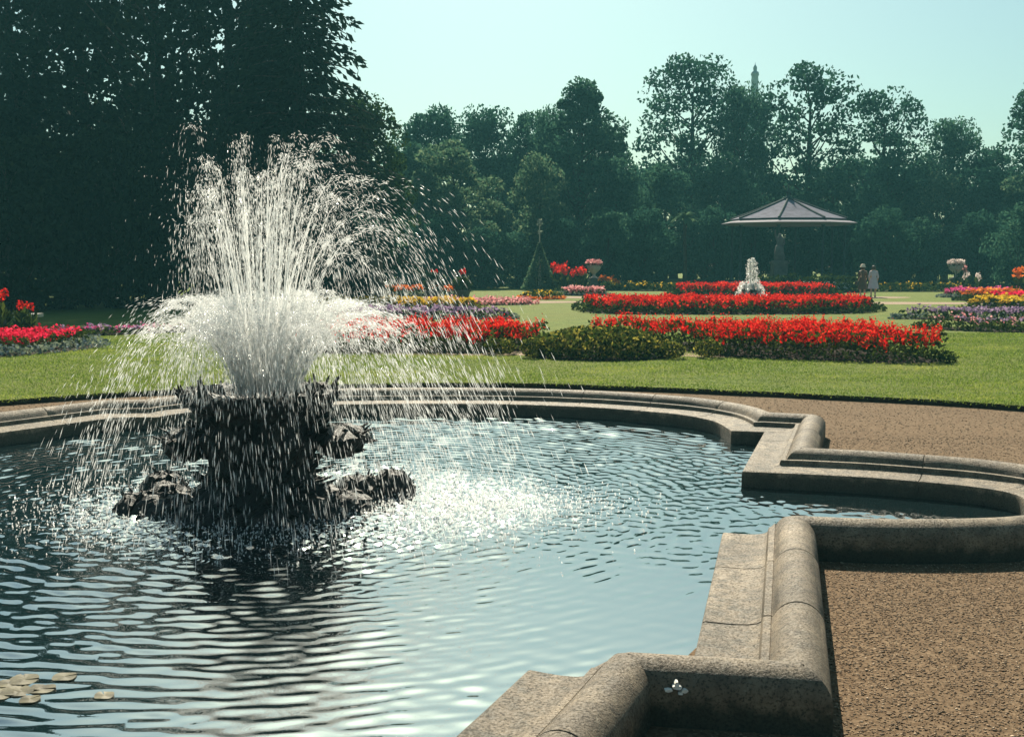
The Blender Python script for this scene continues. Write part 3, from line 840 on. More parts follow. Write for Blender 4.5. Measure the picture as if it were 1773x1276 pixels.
def cedar(h, spread, seed, cb=0.6, nwh=22, per=7, fine=0.26, dens=60):
    rs = np.random.RandomState(seed)
    mb = MB(); r0 = .02 * h + .06
    mb.tube([(0, 0, -.1), (0, .05, .3 * h), (.1, 0, .6 * h), (.05, 0, h)], [r0 * 1.3, r0, r0 * .6, .03], 8)
    parts = []
    for w_ in range(nwh):
        u = (w_ + .5) / nwh
        z = cb + (h * .97 - cb) * u
        L = spread * (1 - u) ** .62 * .98 + .35
        for b_ in range(per):
            a = 2 * math.pi * (b_ + rs.rand() * .8) / per + w_ * .9
            l = L * rs.uniform(.62, 1.08)
            zz = z + rs.uniform(-.35, .35)
            ca, sa = math.cos(a), math.sin(a)
            droop = rs.uniform(.06, .22)
            pts = []
            for f in (0, .35, .7, 1.0):
                pts.append((ca * l * f, sa * l * f, zz + .10 * l * f - droop * l * f * f * 1.6))
            rb = r0 * .3 * (1 - u * .6)
            mb.tube(pts, [rb, rb * .7, rb * .4, .015], 4)
            n = int(dens * l / 3.0)
            f = rs.uniform(.12, 1.04, n)
            side = rs.normal(0, 1, n) * (.10 + .17 * np.sin(np.pi * np.clip(f, 0, 1))) * l * .8
            bx = ca * l * f - sa * side; by = sa * l * f + ca * side
            bz = zz + .10 * l * f - droop * l * f * f * 1.6 - rs.uniform(-.05, .30, n) - np.abs(side) * .18
            ax = unit(np.stack([ca * .7 - sa * np.sign(side) * .5 + rs.normal(0, .35, n), sa * .7 + ca * np.sign(side) * .5 + rs.normal(0, .35, n), rs.uniform(-1.1, .0, n)], 1))
            parts.append(cards(np.stack([bx, by, bz], 1), ax, fine * rs.uniform(1.0, 2.2, n), fine * rs.uniform(.45, .8, n)))
    V_, F_ = merge(parts)
    return mb.mesh('trunk', True), np_mesh('crown', V_, F_)

def plant_tree(name, label, meshes, mats, x, y, sx, sz, rz, group, cat='tree', z=LZ):
    root = empty(name, (x, y, z), rz); tag(root, label, cat, group)
    tr_, cr_ = meshes
    for nm, me_, mt in (('trunk', tr_, mats[0]), ('crown', cr_, mats[1])):
        o_ = bpy.data.objects.new(nm, me_)
        if len(me_.materials) == 0: me_.materials.append(M[mt])
        o_.scale = (sx, sx, sz)
        link(o_, root)
        if me_.materials[0] != M[mt]:
            o_.material_slots[0].link = 'OBJECT'; o_.material_slots[0].material = M[mt]
    return root

PD = broadleaf(18, 9.0, 1.5, 74, 12000, .27, 31)
PD2 = broadleaf(17, 8.6, 1.2, 70, 11500, .27, 32)
PA = broadleaf(13, 9.0, 2.0, 64, 14000, .26, 1)
PB = broadleaf(13, 10.0, 2.5, 56, 13000, .27, 2)
PP = broadleaf(14, 12.5, 1.6, 70, 15000, .25, 3, pyramid=True)
PS1 = broadleaf(17, 11.0, 6.0, 46, 7000, .29, 4)          # thin crowned, sky shows through
PS2 = broadleaf(16, 9.5, 5.0, 38, 5600, .28, 5)
PS3 = broadleaf(14, 9.5, 4.0, 40, 5200, .27, 9)
PL = broadleaf(9, 6.6, .8, 30, 12000, .22, 6)             # low leafy to the ground
PL2 = broadleaf(8, 7.2, .5, 30, 12000, .22, 7)
PY = broadleaf(9.6, 5.6, .5, 70, 17000, .18, 8)
TB = 'trees closing the back of the garden'
T = lambda px, Y_: (px - 886.5) / 1900 * Y_
trees = [
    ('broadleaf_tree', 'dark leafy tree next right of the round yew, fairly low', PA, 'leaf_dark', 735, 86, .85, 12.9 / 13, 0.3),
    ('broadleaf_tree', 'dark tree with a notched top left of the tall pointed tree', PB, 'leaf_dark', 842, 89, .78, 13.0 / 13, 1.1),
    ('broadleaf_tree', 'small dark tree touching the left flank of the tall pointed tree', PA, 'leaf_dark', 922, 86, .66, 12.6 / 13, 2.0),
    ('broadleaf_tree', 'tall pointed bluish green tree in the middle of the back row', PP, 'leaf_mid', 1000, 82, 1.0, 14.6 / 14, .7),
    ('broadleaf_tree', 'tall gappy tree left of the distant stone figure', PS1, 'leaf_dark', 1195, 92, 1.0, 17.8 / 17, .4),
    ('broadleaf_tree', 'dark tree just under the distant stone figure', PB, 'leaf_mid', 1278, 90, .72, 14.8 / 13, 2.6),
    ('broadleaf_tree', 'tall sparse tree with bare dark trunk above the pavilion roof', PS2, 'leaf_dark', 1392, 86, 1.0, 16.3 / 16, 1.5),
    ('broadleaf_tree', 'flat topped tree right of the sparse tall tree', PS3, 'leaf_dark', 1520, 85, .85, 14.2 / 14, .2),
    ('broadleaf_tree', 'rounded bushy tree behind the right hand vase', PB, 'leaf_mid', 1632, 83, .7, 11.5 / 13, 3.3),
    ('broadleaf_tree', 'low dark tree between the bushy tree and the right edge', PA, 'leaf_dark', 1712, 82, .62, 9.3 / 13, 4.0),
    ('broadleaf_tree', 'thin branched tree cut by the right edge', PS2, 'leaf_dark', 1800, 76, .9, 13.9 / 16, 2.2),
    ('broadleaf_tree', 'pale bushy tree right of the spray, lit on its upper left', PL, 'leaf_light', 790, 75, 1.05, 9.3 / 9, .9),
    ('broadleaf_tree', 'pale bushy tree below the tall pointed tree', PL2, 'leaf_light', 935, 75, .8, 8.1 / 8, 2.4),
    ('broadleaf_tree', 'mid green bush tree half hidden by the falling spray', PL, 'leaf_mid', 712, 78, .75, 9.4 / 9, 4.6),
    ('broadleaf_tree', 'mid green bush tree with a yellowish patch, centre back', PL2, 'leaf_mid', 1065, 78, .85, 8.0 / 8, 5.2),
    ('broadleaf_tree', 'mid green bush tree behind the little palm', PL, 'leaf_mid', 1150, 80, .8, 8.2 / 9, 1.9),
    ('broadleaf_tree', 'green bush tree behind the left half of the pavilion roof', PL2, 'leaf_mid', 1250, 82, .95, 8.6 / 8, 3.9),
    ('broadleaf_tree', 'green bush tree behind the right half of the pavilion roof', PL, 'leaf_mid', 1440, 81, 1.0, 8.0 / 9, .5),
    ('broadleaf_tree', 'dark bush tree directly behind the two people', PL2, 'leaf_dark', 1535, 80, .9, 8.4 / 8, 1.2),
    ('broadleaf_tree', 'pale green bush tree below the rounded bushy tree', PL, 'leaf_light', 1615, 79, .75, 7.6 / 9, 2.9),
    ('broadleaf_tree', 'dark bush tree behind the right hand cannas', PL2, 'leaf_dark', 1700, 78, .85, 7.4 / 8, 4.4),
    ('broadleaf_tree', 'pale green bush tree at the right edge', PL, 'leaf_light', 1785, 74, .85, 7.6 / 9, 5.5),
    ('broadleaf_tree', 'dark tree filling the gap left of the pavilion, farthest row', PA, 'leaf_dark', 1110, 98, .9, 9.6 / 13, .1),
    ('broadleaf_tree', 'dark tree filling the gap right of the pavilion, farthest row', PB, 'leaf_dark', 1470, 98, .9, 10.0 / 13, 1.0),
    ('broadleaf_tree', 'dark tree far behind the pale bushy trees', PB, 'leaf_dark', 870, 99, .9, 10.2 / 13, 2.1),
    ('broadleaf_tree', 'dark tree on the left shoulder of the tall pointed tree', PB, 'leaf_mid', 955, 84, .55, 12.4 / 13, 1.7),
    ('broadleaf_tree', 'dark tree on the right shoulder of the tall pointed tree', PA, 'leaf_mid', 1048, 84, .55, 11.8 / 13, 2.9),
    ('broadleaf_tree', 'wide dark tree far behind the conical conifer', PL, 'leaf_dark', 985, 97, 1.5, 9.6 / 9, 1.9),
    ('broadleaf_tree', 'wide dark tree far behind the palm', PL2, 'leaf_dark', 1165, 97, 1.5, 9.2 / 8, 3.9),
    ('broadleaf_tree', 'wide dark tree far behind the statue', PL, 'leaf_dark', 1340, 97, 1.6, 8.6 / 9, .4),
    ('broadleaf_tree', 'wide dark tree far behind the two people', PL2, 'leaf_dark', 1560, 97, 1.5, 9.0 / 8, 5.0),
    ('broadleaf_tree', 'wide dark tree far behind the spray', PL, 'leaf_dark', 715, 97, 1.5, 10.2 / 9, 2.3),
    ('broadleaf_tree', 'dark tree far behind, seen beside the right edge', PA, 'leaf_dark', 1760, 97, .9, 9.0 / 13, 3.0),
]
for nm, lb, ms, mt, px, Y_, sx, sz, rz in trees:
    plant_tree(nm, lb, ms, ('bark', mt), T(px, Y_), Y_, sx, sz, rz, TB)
# low shrubs in front of the trees
SH = 'shrubs along the foot of the back trees'
PSH = broadleaf(4.2, 4.6, .2, 34, 7000, .17, 11)
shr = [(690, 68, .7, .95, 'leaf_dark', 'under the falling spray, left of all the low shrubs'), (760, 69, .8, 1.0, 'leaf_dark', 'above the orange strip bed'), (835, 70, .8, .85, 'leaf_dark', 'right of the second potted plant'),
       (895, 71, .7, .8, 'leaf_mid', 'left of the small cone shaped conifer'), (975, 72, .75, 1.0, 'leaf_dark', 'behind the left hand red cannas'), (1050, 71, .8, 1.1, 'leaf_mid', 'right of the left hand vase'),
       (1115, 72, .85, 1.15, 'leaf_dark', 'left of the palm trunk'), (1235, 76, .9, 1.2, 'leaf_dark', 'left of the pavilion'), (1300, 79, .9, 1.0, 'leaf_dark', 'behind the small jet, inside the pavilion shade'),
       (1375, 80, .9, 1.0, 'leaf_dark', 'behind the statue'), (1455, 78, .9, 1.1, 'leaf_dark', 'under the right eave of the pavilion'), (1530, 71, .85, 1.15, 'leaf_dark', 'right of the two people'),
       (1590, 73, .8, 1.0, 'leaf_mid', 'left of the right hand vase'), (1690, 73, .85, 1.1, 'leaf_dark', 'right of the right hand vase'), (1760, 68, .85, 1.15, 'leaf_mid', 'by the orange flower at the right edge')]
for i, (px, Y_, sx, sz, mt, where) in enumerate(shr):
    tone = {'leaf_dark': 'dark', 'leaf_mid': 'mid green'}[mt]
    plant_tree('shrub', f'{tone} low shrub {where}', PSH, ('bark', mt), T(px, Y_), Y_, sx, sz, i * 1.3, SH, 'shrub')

# the dark conifers on the left
GC = 'tall dark trees on the left'
C1 = cedar(18, 6.3, 21, cb=.8, nwh=26, per=8, fine=.27, dens=74)
C2 = cedar(17, 4.6, 22, cb=.6, nwh=25, per=8, fine=.26, dens=70)
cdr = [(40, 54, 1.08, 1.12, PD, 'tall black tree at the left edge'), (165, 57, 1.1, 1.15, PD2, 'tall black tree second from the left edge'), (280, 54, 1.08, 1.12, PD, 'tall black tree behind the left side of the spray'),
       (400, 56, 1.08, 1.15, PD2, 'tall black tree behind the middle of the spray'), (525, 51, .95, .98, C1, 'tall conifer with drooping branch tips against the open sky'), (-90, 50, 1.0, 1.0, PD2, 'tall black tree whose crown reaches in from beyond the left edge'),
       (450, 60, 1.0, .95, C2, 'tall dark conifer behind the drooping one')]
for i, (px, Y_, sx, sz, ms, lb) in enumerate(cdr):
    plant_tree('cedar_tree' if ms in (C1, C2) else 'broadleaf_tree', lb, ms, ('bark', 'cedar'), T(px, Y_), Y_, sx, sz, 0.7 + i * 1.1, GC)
plant_tree('yew_tree', 'round green yew right of the drooping conifer', PY, ('bark', 'yew'), T(638, 56), 56, .82, 1.0, .4, TB)
GU = 'dark shrubs under the left conifers'
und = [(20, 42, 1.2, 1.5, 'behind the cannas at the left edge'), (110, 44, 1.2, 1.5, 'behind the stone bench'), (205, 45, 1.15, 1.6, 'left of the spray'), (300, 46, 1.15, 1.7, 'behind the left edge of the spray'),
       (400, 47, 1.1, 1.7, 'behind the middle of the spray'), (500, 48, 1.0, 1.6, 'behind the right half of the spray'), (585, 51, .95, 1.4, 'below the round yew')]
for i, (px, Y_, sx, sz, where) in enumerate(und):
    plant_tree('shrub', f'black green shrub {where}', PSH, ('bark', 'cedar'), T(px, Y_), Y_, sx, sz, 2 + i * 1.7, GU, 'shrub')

# slim trunk seen through the spray
root = empty('slim_tree', (-5.69, 46.3, LZ)); tag(root, 'slim young tree whose grey trunk shows through the spray', 'tree')
mb = MB(); mb.tube([(0, 0, -.1), (0, 0, .25), (.02, 0, 1.0), (-.02, 0, 2.2), (0, 0, 3.3)], [.55, .40, .30, .22, .10], 9); mb.obj('trunk', M['bark_grey'], root, True)
V_, F_ = merge([blob_cards((math.cos(i * 2.4) * .55, math.sin(i * 2.4) * .55, 2.7 + .22 * (i % 5)), (.55, .55, .4), 160, .15) for i in range(9)])
obj('crown', np_mesh('crown', V_, F_), M['leaf_dark'], root)

# small palm with a thin trunk
root = empty('palm_tree', (T(1184, 69), 69, LZ)); tag(root, 'little palm with a thin dark trunk left of the pavilion', 'palm tree')
mb = MB(); mb.tube([(0, 0, -.1), (.03, 0, 1.5), (-.03, 0, 3.2), (0, 0, 4.5)], [.17, .12, .11, .12], 7); mb.obj('trunk', M['bark'], root, True)
for i in range(22):
    a = i * 2.399; el = R(random.uniform(-5, 65)); L = random.uniform(.9, 1.3)
    mb = MB(); pts = []
    for f in np.linspace(0, 1, 6):
        r_ = L * f * math.cos(el); z_ = 4.5 + L * f * math.sin(el) - .75 * L * f * f
        pts.append((r_ * math.cos(a), r_ * math.sin(a), z_))
    sd_ = (-math.sin(a), math.cos(a))
    P_ = []; F_ = []
    for j, p_ in enumerate(pts):
        w_ = .16 * math.sin(math.pi * (.12 + .86 * j / 5))
        P_ += [(p_[0] - sd_[0] * w_, p_[1] - sd_[1] * w_, p_[2] - w_ * .5), (p_[0], p_[1], p_[2]), (p_[0] + sd_[0] * w_, p_[1] + sd_[1] * w_, p_[2] - w_ * .5)]
    for j in range(5):
        for k_ in (0, 1): F_.append((j * 3 + k_, j * 3 + k_ + 1, j * 3 + k_ + 4, j * 3 + k_ + 3))
    mb.add(P_, F_); mb.obj('frond', M['leaf_light'], root)

# cone shaped conifer with a pale leading shoot
root = empty('cone_conifer', (T(934, 66), 66, LZ)); tag(root, 'small cone shaped conifer with a thin pale top shoot', 'conifer')
mb = MB(); mb.tube([(0, 0, -.1), (0, 0, 2), (0, 0, 3.9)], [.12, .06, .03], 6); mb.obj('trunk', M['pale_stone'], root)
n_ = 3200; u_ = rng.random(n_) ** 1.6; a_ = rng.uniform(0, 6.28, n_); rr = (1 - u_) * 1.0 * rng.uniform(.6, 1.08, n_) + .03
C_ = np.stack([rr * np.cos(a_), rr * np.sin(a_), .15 + u_ * 2.7], 1)
V_, F_ = cards(C_, unit(np.stack([np.cos(a_), np.sin(a_), rng.normal(-.2, .5, n_)], 1)), .17, .10)
obj('crown', np_mesh('crown', V_, F_), M['leaf_light'], root)
V_, F_ = merge([blob_cards((0, 0, z_), (.16, .16, .16), 30, .12) for z_ in (3.45, 3.95, 4.1)])
tag(obj('top_shoot', np_mesh('top_shoot', V_, F_), M['silver'], root), kind='stuff')
def canna(label, x, y, h, nst, spread, petal, group, fs=.12, size=.35):
    root = empty('canna_plant', (x, y, LZ)); tag(root, label, 'flowering plant', group)
    lv = []; fl = []
    mb = MB()
    for i in range(nst):
        a = i * 2.4; r_ = spread * math.sqrt((i + .4) / nst)
        bx, by = r_ * math.cos(a), r_ * math.sin(a)
        hh = h * random.uniform(.78, 1.0)
        mb.tube([(bx * .5, by * .5, 0), (bx, by, hh)], [.025, .012], 5)
        n = 12
        zz = rng.uniform(.1, .8, n) * hh; aa = rng.uniform(0, 6.28, n)
        ax = unit(np.stack([np.cos(aa) * .6, np.sin(aa) * .6, np.full(n, .8)], 1))
        lv.append(cards(np.stack([bx + np.cos(aa) * .12, by + np.sin(aa) * .12, zz], 1), ax, size * rng.uniform(.8, 1.3, n), size * .35))
        fl.append(blob_cards((bx, by, hh), (fs, fs, fs * 1.5), 22, fs * .9, 0, .2))
    mb.obj('stems', M['bed_leaf'], root)
    tag(obj('leaves', np_mesh('leaves', *merge(lv)), M['bed_leaf'], root), kind='stuff')
    tag(obj('flowers', np_mesh('flowers', *merge(fl)), M[petal], root), kind='stuff')
    return root
GCN = 'tall flowering plants standing by the beds'
canna('tall red canna clump at the left edge, against black trees', -13.35, 28.2, 1.42, 6, .45, 'red', GCN, .10)
canna('shorter red canna clump right beside the tall one at left edge', -12.75, 28.6, 1.02, 4, .25, 'red', GCN, .08)
canna('left clump of red cannas before the left hand vase', 2.95, 65.0, 1.55, 5, .5, 'red', GCN, .22, .5)
canna('right clump of red cannas before the left hand vase', 4.0, 65.0, 1.25, 5, .5, 'red', GCN, .18, .5)
canna('small orange flower clump right of the left hand vase', 5.85, 66.5, .70, 6, .6, 'orange', GCN, .18, .5)
canna('pale pink canna clump beside the right hand vase', T(1662, 66), 66, 1.35, 3, .5, 'pink', GCN, .15, .5)
canna('low white and red clump in front of the right hand vase', T(1685, 64), 64, 1.0, 5, .7, 'white_petal', GCN, .13, .5)
canna('single orange flowered plant at the far right edge', T(1763, 52), 52, 1.35, 2, .15, 'orange', GCN, .20, .5)

def pot(label, x, y, group):
    root = empty('potted_plant', (x, y, LZ)); tag(root, label, 'potted plant', group)
    mb = MB(); mb.lathe([(.26, 0), (.30, .05), (.40, .36), (.44, .40), (.44, .46), (.38, .46), (.36, .42)], 18); mb.obj('pot', M['statue'], root, False)
    V_, F_ = blob_cards((0, 0, .72), (.5, .5, .38), 520, .13, 0, .5)
    tag(obj('foliage', np_mesh('foliage', V_, F_), M['box'], root), kind='stuff')
    V_, F_ = merge([blob_cards((.05, 0, 1.34), (.16, .16, .16), 26, .13, 0, .2)])
    obj('flower_head', np_mesh('flower_head', V_, F_), M['red'], root)
    mb = MB(); mb.tube([(0, 0, .4), (.03, 0, .9), (.05, 0, 1.3)], [.02, .018, .012], 5); mb.obj('stem', M['bed_leaf'], root)
GPP = 'potted plants flanking the path'
pot('dark potted plant with a red flower, left one of the pair', -3.75, 52.3, GPP)
pot('dark potted plant with a red flower, right one of the pair', -2.42, 53.2, GPP)

def vase(label, x, y, petal):
    root = empty('garden_vase', (x, y, LZ)); tag(root, label, 'stone vase', 'stone flower vases on pedestals')
    mb = MB(); mb.box((0, 0, .08), (.62, .62, .16)); mb.box((0, 0, .42), (.42, .42, .52)); mb.box((0, 0, .72), (.56, .56, .08)); mb.obj('pedestal', M['statue'], root)
    mb = MB(); mb.lathe([(.20, .76), (.17, .80), (.09, .88), (.08, .98), (.16, 1.06), (.34, 1.22), (.42, 1.38), (.40, 1.44), (.47, 1.48), (.45, 1.50), (.36, 1.46)], 20); mb.obj('bowl', M['pale_stone'], root, True)
    V_, F_ = merge([blob_cards((math.cos(a) * .26, math.sin(a) * .26, 1.66), (.28, .28, .2), 70, .13, 0, .3) for a in np.linspace(0, 6.28, 7)[:-1]])
    tag(obj('flowers', np_mesh('flowers', V_, F_), M[petal], root), kind='stuff')
    V_, F_ = blob_cards((0, 0, 1.52), (.5, .5, .14), 160, .13, 0, .3); tag(obj('foliage', np_mesh('foliage', V_, F_), M['bed_leaf'], root), kind='stuff')
vase('stone vase of pink flowers on a pedestal, centre back', T(1028, 66), 66, 'pink')
vase('stone vase of cream flowers on a pedestal, far right back', T(1652, 66.5), 66.5, 'white_petal')

# stone bench at the left
root = empty('stone_bench', (-14.2, 31.5, LZ)); tag(root, 'grey stone bench in the shade behind the crimson bed', 'bench')
mb = MB(); mb.box((0, 0, .43), (1.3, .45, .10)); mb.obj('seat', M['pale_stone'], root)
for sx in (-.48, .48):
    mb = MB(); mb.box((sx, 0, .19), (.14, .36, .38)); mb.obj('leg', M['statue'], root)

# ------------------------------------------------------------------ pavilion
root = empty('garden_pavilion', (T(1360, 71), 71, LZ)); tag(root, 'octagonal open pavilion with a wide shallow roof at the back', 'pavilion')
ph = R(22.5)
mb = MB(); mb.lathe([(4.0, -.1), (4.0, .30), (3.9, .36), (3.9, .37)], 8, phase=ph); mb.obj('floor', M['pale_stone'], root)
for i in range(8):
    a = ph + i * math.pi / 4
    mb = MB(); cx, cy_ = 3.55 * math.cos(a), 3.55 * math.sin(a)
    mb.lathe([(.13, .37), (.13, .5), (.075, .56), (.065, 3.75), (.10, 3.85), (.13, 4.0)], 8, (cx, cy_, 0)); mb.obj('column', M['iron'], root, True)
mb = MB(); mb.lathe([(3.3, 3.98), (3.75, 3.98), (4.28, 4.08), (4.30, 4.13), (3.7, 4.28), (3.3, 4.28)], 8, phase=ph); mb.obj('eave', M['eave'], root)
mb = MB(); mb.lathe([(3.2, 4.27), (3.42, 4.30), (3.42, 4.37), (3.2, 4.37)], 8, phase=ph); mb.obj('cornice', M['iron'], root)
rz0 = [(3.66, 4.40), (2.4, 4.83), (1.2, 5.30), (.28, 5.66)]
for i in range(8):
    a0 = ph + i * math.pi / 4; a1 = a0 + math.pi / 4
    # each roof face is laid in strips, with a raised hip along one side
    mb = MB(); P_ = []; F_ = []
    for r_, z_ in rz0: P_ += [(r_ * math.cos(a0), r_ * math.sin(a0), z_), (r_ * math.cos(a1), r_ * math.sin(a1), z_)]
    for r_, z_ in rz0: P_ += [(r_ * .985 * math.cos(a0), r_ * .985 * math.sin(a0), z_ - .06), (r_ * .985 * math.cos(a1), r_ * .985 * math.sin(a1), z_ - .06)]
    for j in range(3):
        F_ += [(2 * j, 2 * j + 1, 2 * j + 3, 2 * j + 2), (8 + 2 * j, 8 + 2 * j + 2, 8 + 2 * j + 3, 8 + 2 * j + 1)]
    F_ += [(0, 8, 9, 1), (6, 7, 15, 14)]
    mb.add(P_, F_); mb.obj('roof_panel', M['roof'], root)
    mb = MB(); mb.tube([(r_ * math.cos(a0), r_ * math.sin(a0), z_ + .02) for r_, z_ in rz0], [.07, .07, .07, .06], 6); mb.obj('hip_ridge', M['iron'], root)
mb = MB(); mb.lathe([(.34, 5.62), (.36, 5.72), (.16, 5.80), (.12, 6.0), (.18, 6.08), (.05, 6.3), (.01, 6.6)], 12); mb.obj('finial', M['iron'], root, True)

def skin_body(name, mat, parent, verts, edges, radii, root_i=0, sub=1, loc=(0, 0, 0)):
    me_ = bpy.data.meshes.new(name); me_.from_pydata(verts, edges, []); me_.update()
    o_ = obj(name, me_, mat, parent, loc)
    md = o_.modifiers.new('skin', 'SKIN'); md.use_smooth_shade = True
    for i, sv in enumerate(me_.skin_vertices[0].data):
        r_ = radii[i]; sv.radius = r_ if isinstance(r_, tuple) else (r_, r_)
        sv.use_root = (i == root_i)
    if sub:
        sb = o_.modifiers.new('sub', 'SUBSURF'); sb.levels = sub; sb.render_levels = sub
    return o_

# statue on its pedestal in front of the pavilion
root = empty('garden_statue', (T(1347, 65.5), 65.5, LZ)); tag(root, 'grey statue with one raised arm on a tall pedestal before the pavilion', 'statue')
mb = MB(); mb.box((0, 0, .12), (1.15, 1.15, .24)); mb.box((0, 0, .30), (1.0, 1.0, .12)); mb.box((0, 0, .98), (.84, .84, 1.24)); mb.box((0, 0, 1.66), (.98, .98, .12)); mb.box((0, 0, 1.76), (.80, .80, .08))
mb.obj('pedestal', M['statue'], root)
vv = [(0, 0, 2.66), (0, 0, 2.95), (0, 0, 3.12), (0, -.02, 3.26), (0, -.02, 3.40), (.2, 0, 3.06), (.26, -.06, 2.8), (.14, -.2, 2.66), (-.19, 0, 3.08), (-.27, -.03, 3.3), (-.30, -.05, 3.62), (.1, 0, 2.5), (.12, .04, 2.2), (.1, .06, 1.84), (-.1, 0, 2.5), (-.13, -.08, 2.2), (-.1, -.02, 1.84)]
ee = [(0, 1), (1, 2), (2, 3), (3, 4), (2, 5), (5, 6), (6, 7), (2, 8), (8, 9), (9, 10), (0, 11), (11, 12), (12, 13), (0, 14), (14, 15), (15, 16)]
rr_ = [.19, .17, .13, .07, .115, .09, .065, .05, .09, .065, .04, .13, .09, .08, .13, .10, .08]
skin_body('figure', M['statue'], root, vv, ee, rr_, 0, 1)
mb = MB(); mb.lathe([(.30, 1.80), (.33, 1.95), (.27, 2.3), (.23, 2.62), (.21, 2.7)], 14, wob=.22); mb.obj('drapery', M['statue'], root, True)

# distant stone figure on a spire, above the trees
root = empty('spire_monument', (T(1298, 150), 150, LZ)); tag(root, 'distant tall stone spire topped by a standing figure above the trees', 'monument')
mb = MB(); mb.lathe([(2.6, -.1), (2.2, 4), (1.8, 12), (1.5, 18), (1.15, 20.5), (.66, 22.0), (.50, 22.6)], 8); mb.obj('spire', M['spire'], root)
mb = MB(); mb.lathe([(.40, 22.6), (.52, 22.9), (.54, 24.0), (.46, 24.7), (.50, 25.2), (.44, 25.7), (.56, 26.0), (.50, 26.3), (.22, 26.5), (.26, 26.7), (.26, 26.95), (.16, 27.15), (.05, 27.3), (.02, 27.6)], 12); mb.obj('figure', M['spire'], root, True)

# ------------------------------------------------------------------ people (seen from behind, walking along the far bed)
def person(label, x, y, rz, h, coat, hat, coat_len):
    root = empty('person', (x, y, LZ), rz); tag(root, label, 'person', 'people walking by the far bed')
    s = h / 1.70
    vv = [(0, 0, .95), (0, .01, 1.15), (0, .02, 1.36), (0, 0, 1.48), (0, -.02, 1.56), (0, -.02, 1.64),
          (.17, .01, 1.38), (.22, .03, 1.12), (.20, -.06, .90), (.19, -.09, .82),
          (-.17, .01, 1.38), (-.23, .02, 1.12), (-.21, -.05, .90), (-.20, -.08, .82),
          (.09, 0, .88), (.10, -.05, .48), (.10, .04, .09), (.10, -.09, .04),
          (-.09, 0, .88), (-.10, .06, .48), (-.10, .10, .09), (-.10, -.03, .04), (0, -.125, 1.575)]
    ee = [(0, 1), (1, 2), (2, 3), (3, 4), (4, 5), (2, 6), (6, 7), (7, 8), (8, 9), (2, 10), (10, 11), (11, 12), (12, 13), (0, 14), (14, 15), (15, 16), (16, 17), (0, 18), (18, 19), (19, 20), (20, 21), (4, 22)]
    rad = [(.15, .11), (.14, .10), (.15, .10), .055, (.085, .10), (.075, .09), .06, .048, .034, .03, .06, .048, .034, .03, .085, .058, .040, .035, .085, .058, .040, .035, .018]
    skin_body('body', M['skin'], root, [tuple(c * s for c in v) for v in vv], ee, [tuple(c * s for c in r_) if isinstance(r_, tuple) else r_ * s for r_ in rad], 0, 1)
    # coat: bodice and skirt as one shell, with sleeves
    mb = MB()
    prof = [(.235, coat_len), (.22, coat_len + .15), (.185, .80), (.155, .98), (.125, 1.10), (.145, 1.28), (.14, 1.38), (.08, 1.45), (.06, 1.475)]
    P_ = []; F_ = []; n = 18
    for r_, z_ in prof:
        for i in range(n):
            a = 2 * math.pi * i / n
            fold = 1 + (.05 * math.cos(6 * a) if z_ < .9 else 0)
            P_.append((r_ * 1.18 * math.cos(a) * s * fold, r_ * .82 * math.sin(a) * s * fold + .01, z_ * s))
    for j in range(len(prof) - 1):
        for i in range(n): F_.append((j * n + i, j * n + (i + 1) % n, (j + 1) * n + (i + 1) % n, (j + 1) * n + i))
    mb.add(P_, F_)
    for sgn in (1, -1):
        mb.tube([(sgn * .12 * s, .01, 1.40 * s), (sgn * .165 * s, .01, 1.36 * s), (sgn * .235 * s, .04, 1.13 * s), (sgn * .20 * s, -.08, .92 * s)], [.055 * s, .062 * s, .05 * s, .042 * s], 10)
    mb.obj('coat', M[coat], root, True)
    for sgn, yy in ((1, -.03), (-1, .05)):
        mb = MB(); mb.tube([(sgn * .10 * s, yy + .06, .045), (sgn * .10 * s, yy, .05), (sgn * .10 * s, yy - .11, .035)], [.045, .05, .035], 8); mb.obj('shoe', M['shoe'], root, True)
    mb = MB(); mb.lathe([(.085, 1.50), (.108, 1.56), (.108, 1.64), (.08, 1.70), (.02, 1.725)], 14, (0, .015, 0)); ho = mb.obj('hair', M['hair'], root, True)
    ho.scale = (s, s * 1.08, s)
    mb = MB()
    for sgn in (1, -1): mb.lathe([(.004, -.008), (.012, 0), (.004, .008)], 8, (sgn * .034 * s, -.112 * s, 1.605 * s))
    mb.obj('eyes', M['shoe'], root)
    if hat:
        mb = MB(); mb.lathe([(.17, 1.625), (.175, 1.635), (.125, 1.66), (.12, 1.74), (.09, 1.785), (.03, 1.80)], 16); hh_ = mb.obj('hat', M['straw'], root, True); hh_.scale = (s, s, s)
        mb = MB(); mb.box((.27 * s, -.10, .74 * s), (.07, .24, .2)); mb.obj('handbag', M['shoe'], root)
    return root
person('person in a dark brown dress and pale hat, holding a dark handbag', T(1481, 57.2), 56.2, R(190), 1.58, 'brown_cloth', True, .42)
person('bare headed person in a long pale coat beside the hatted one', T(1499.5, 56.8), 55.8, R(168), 1.58, 'lilac_cloth', False, .46)

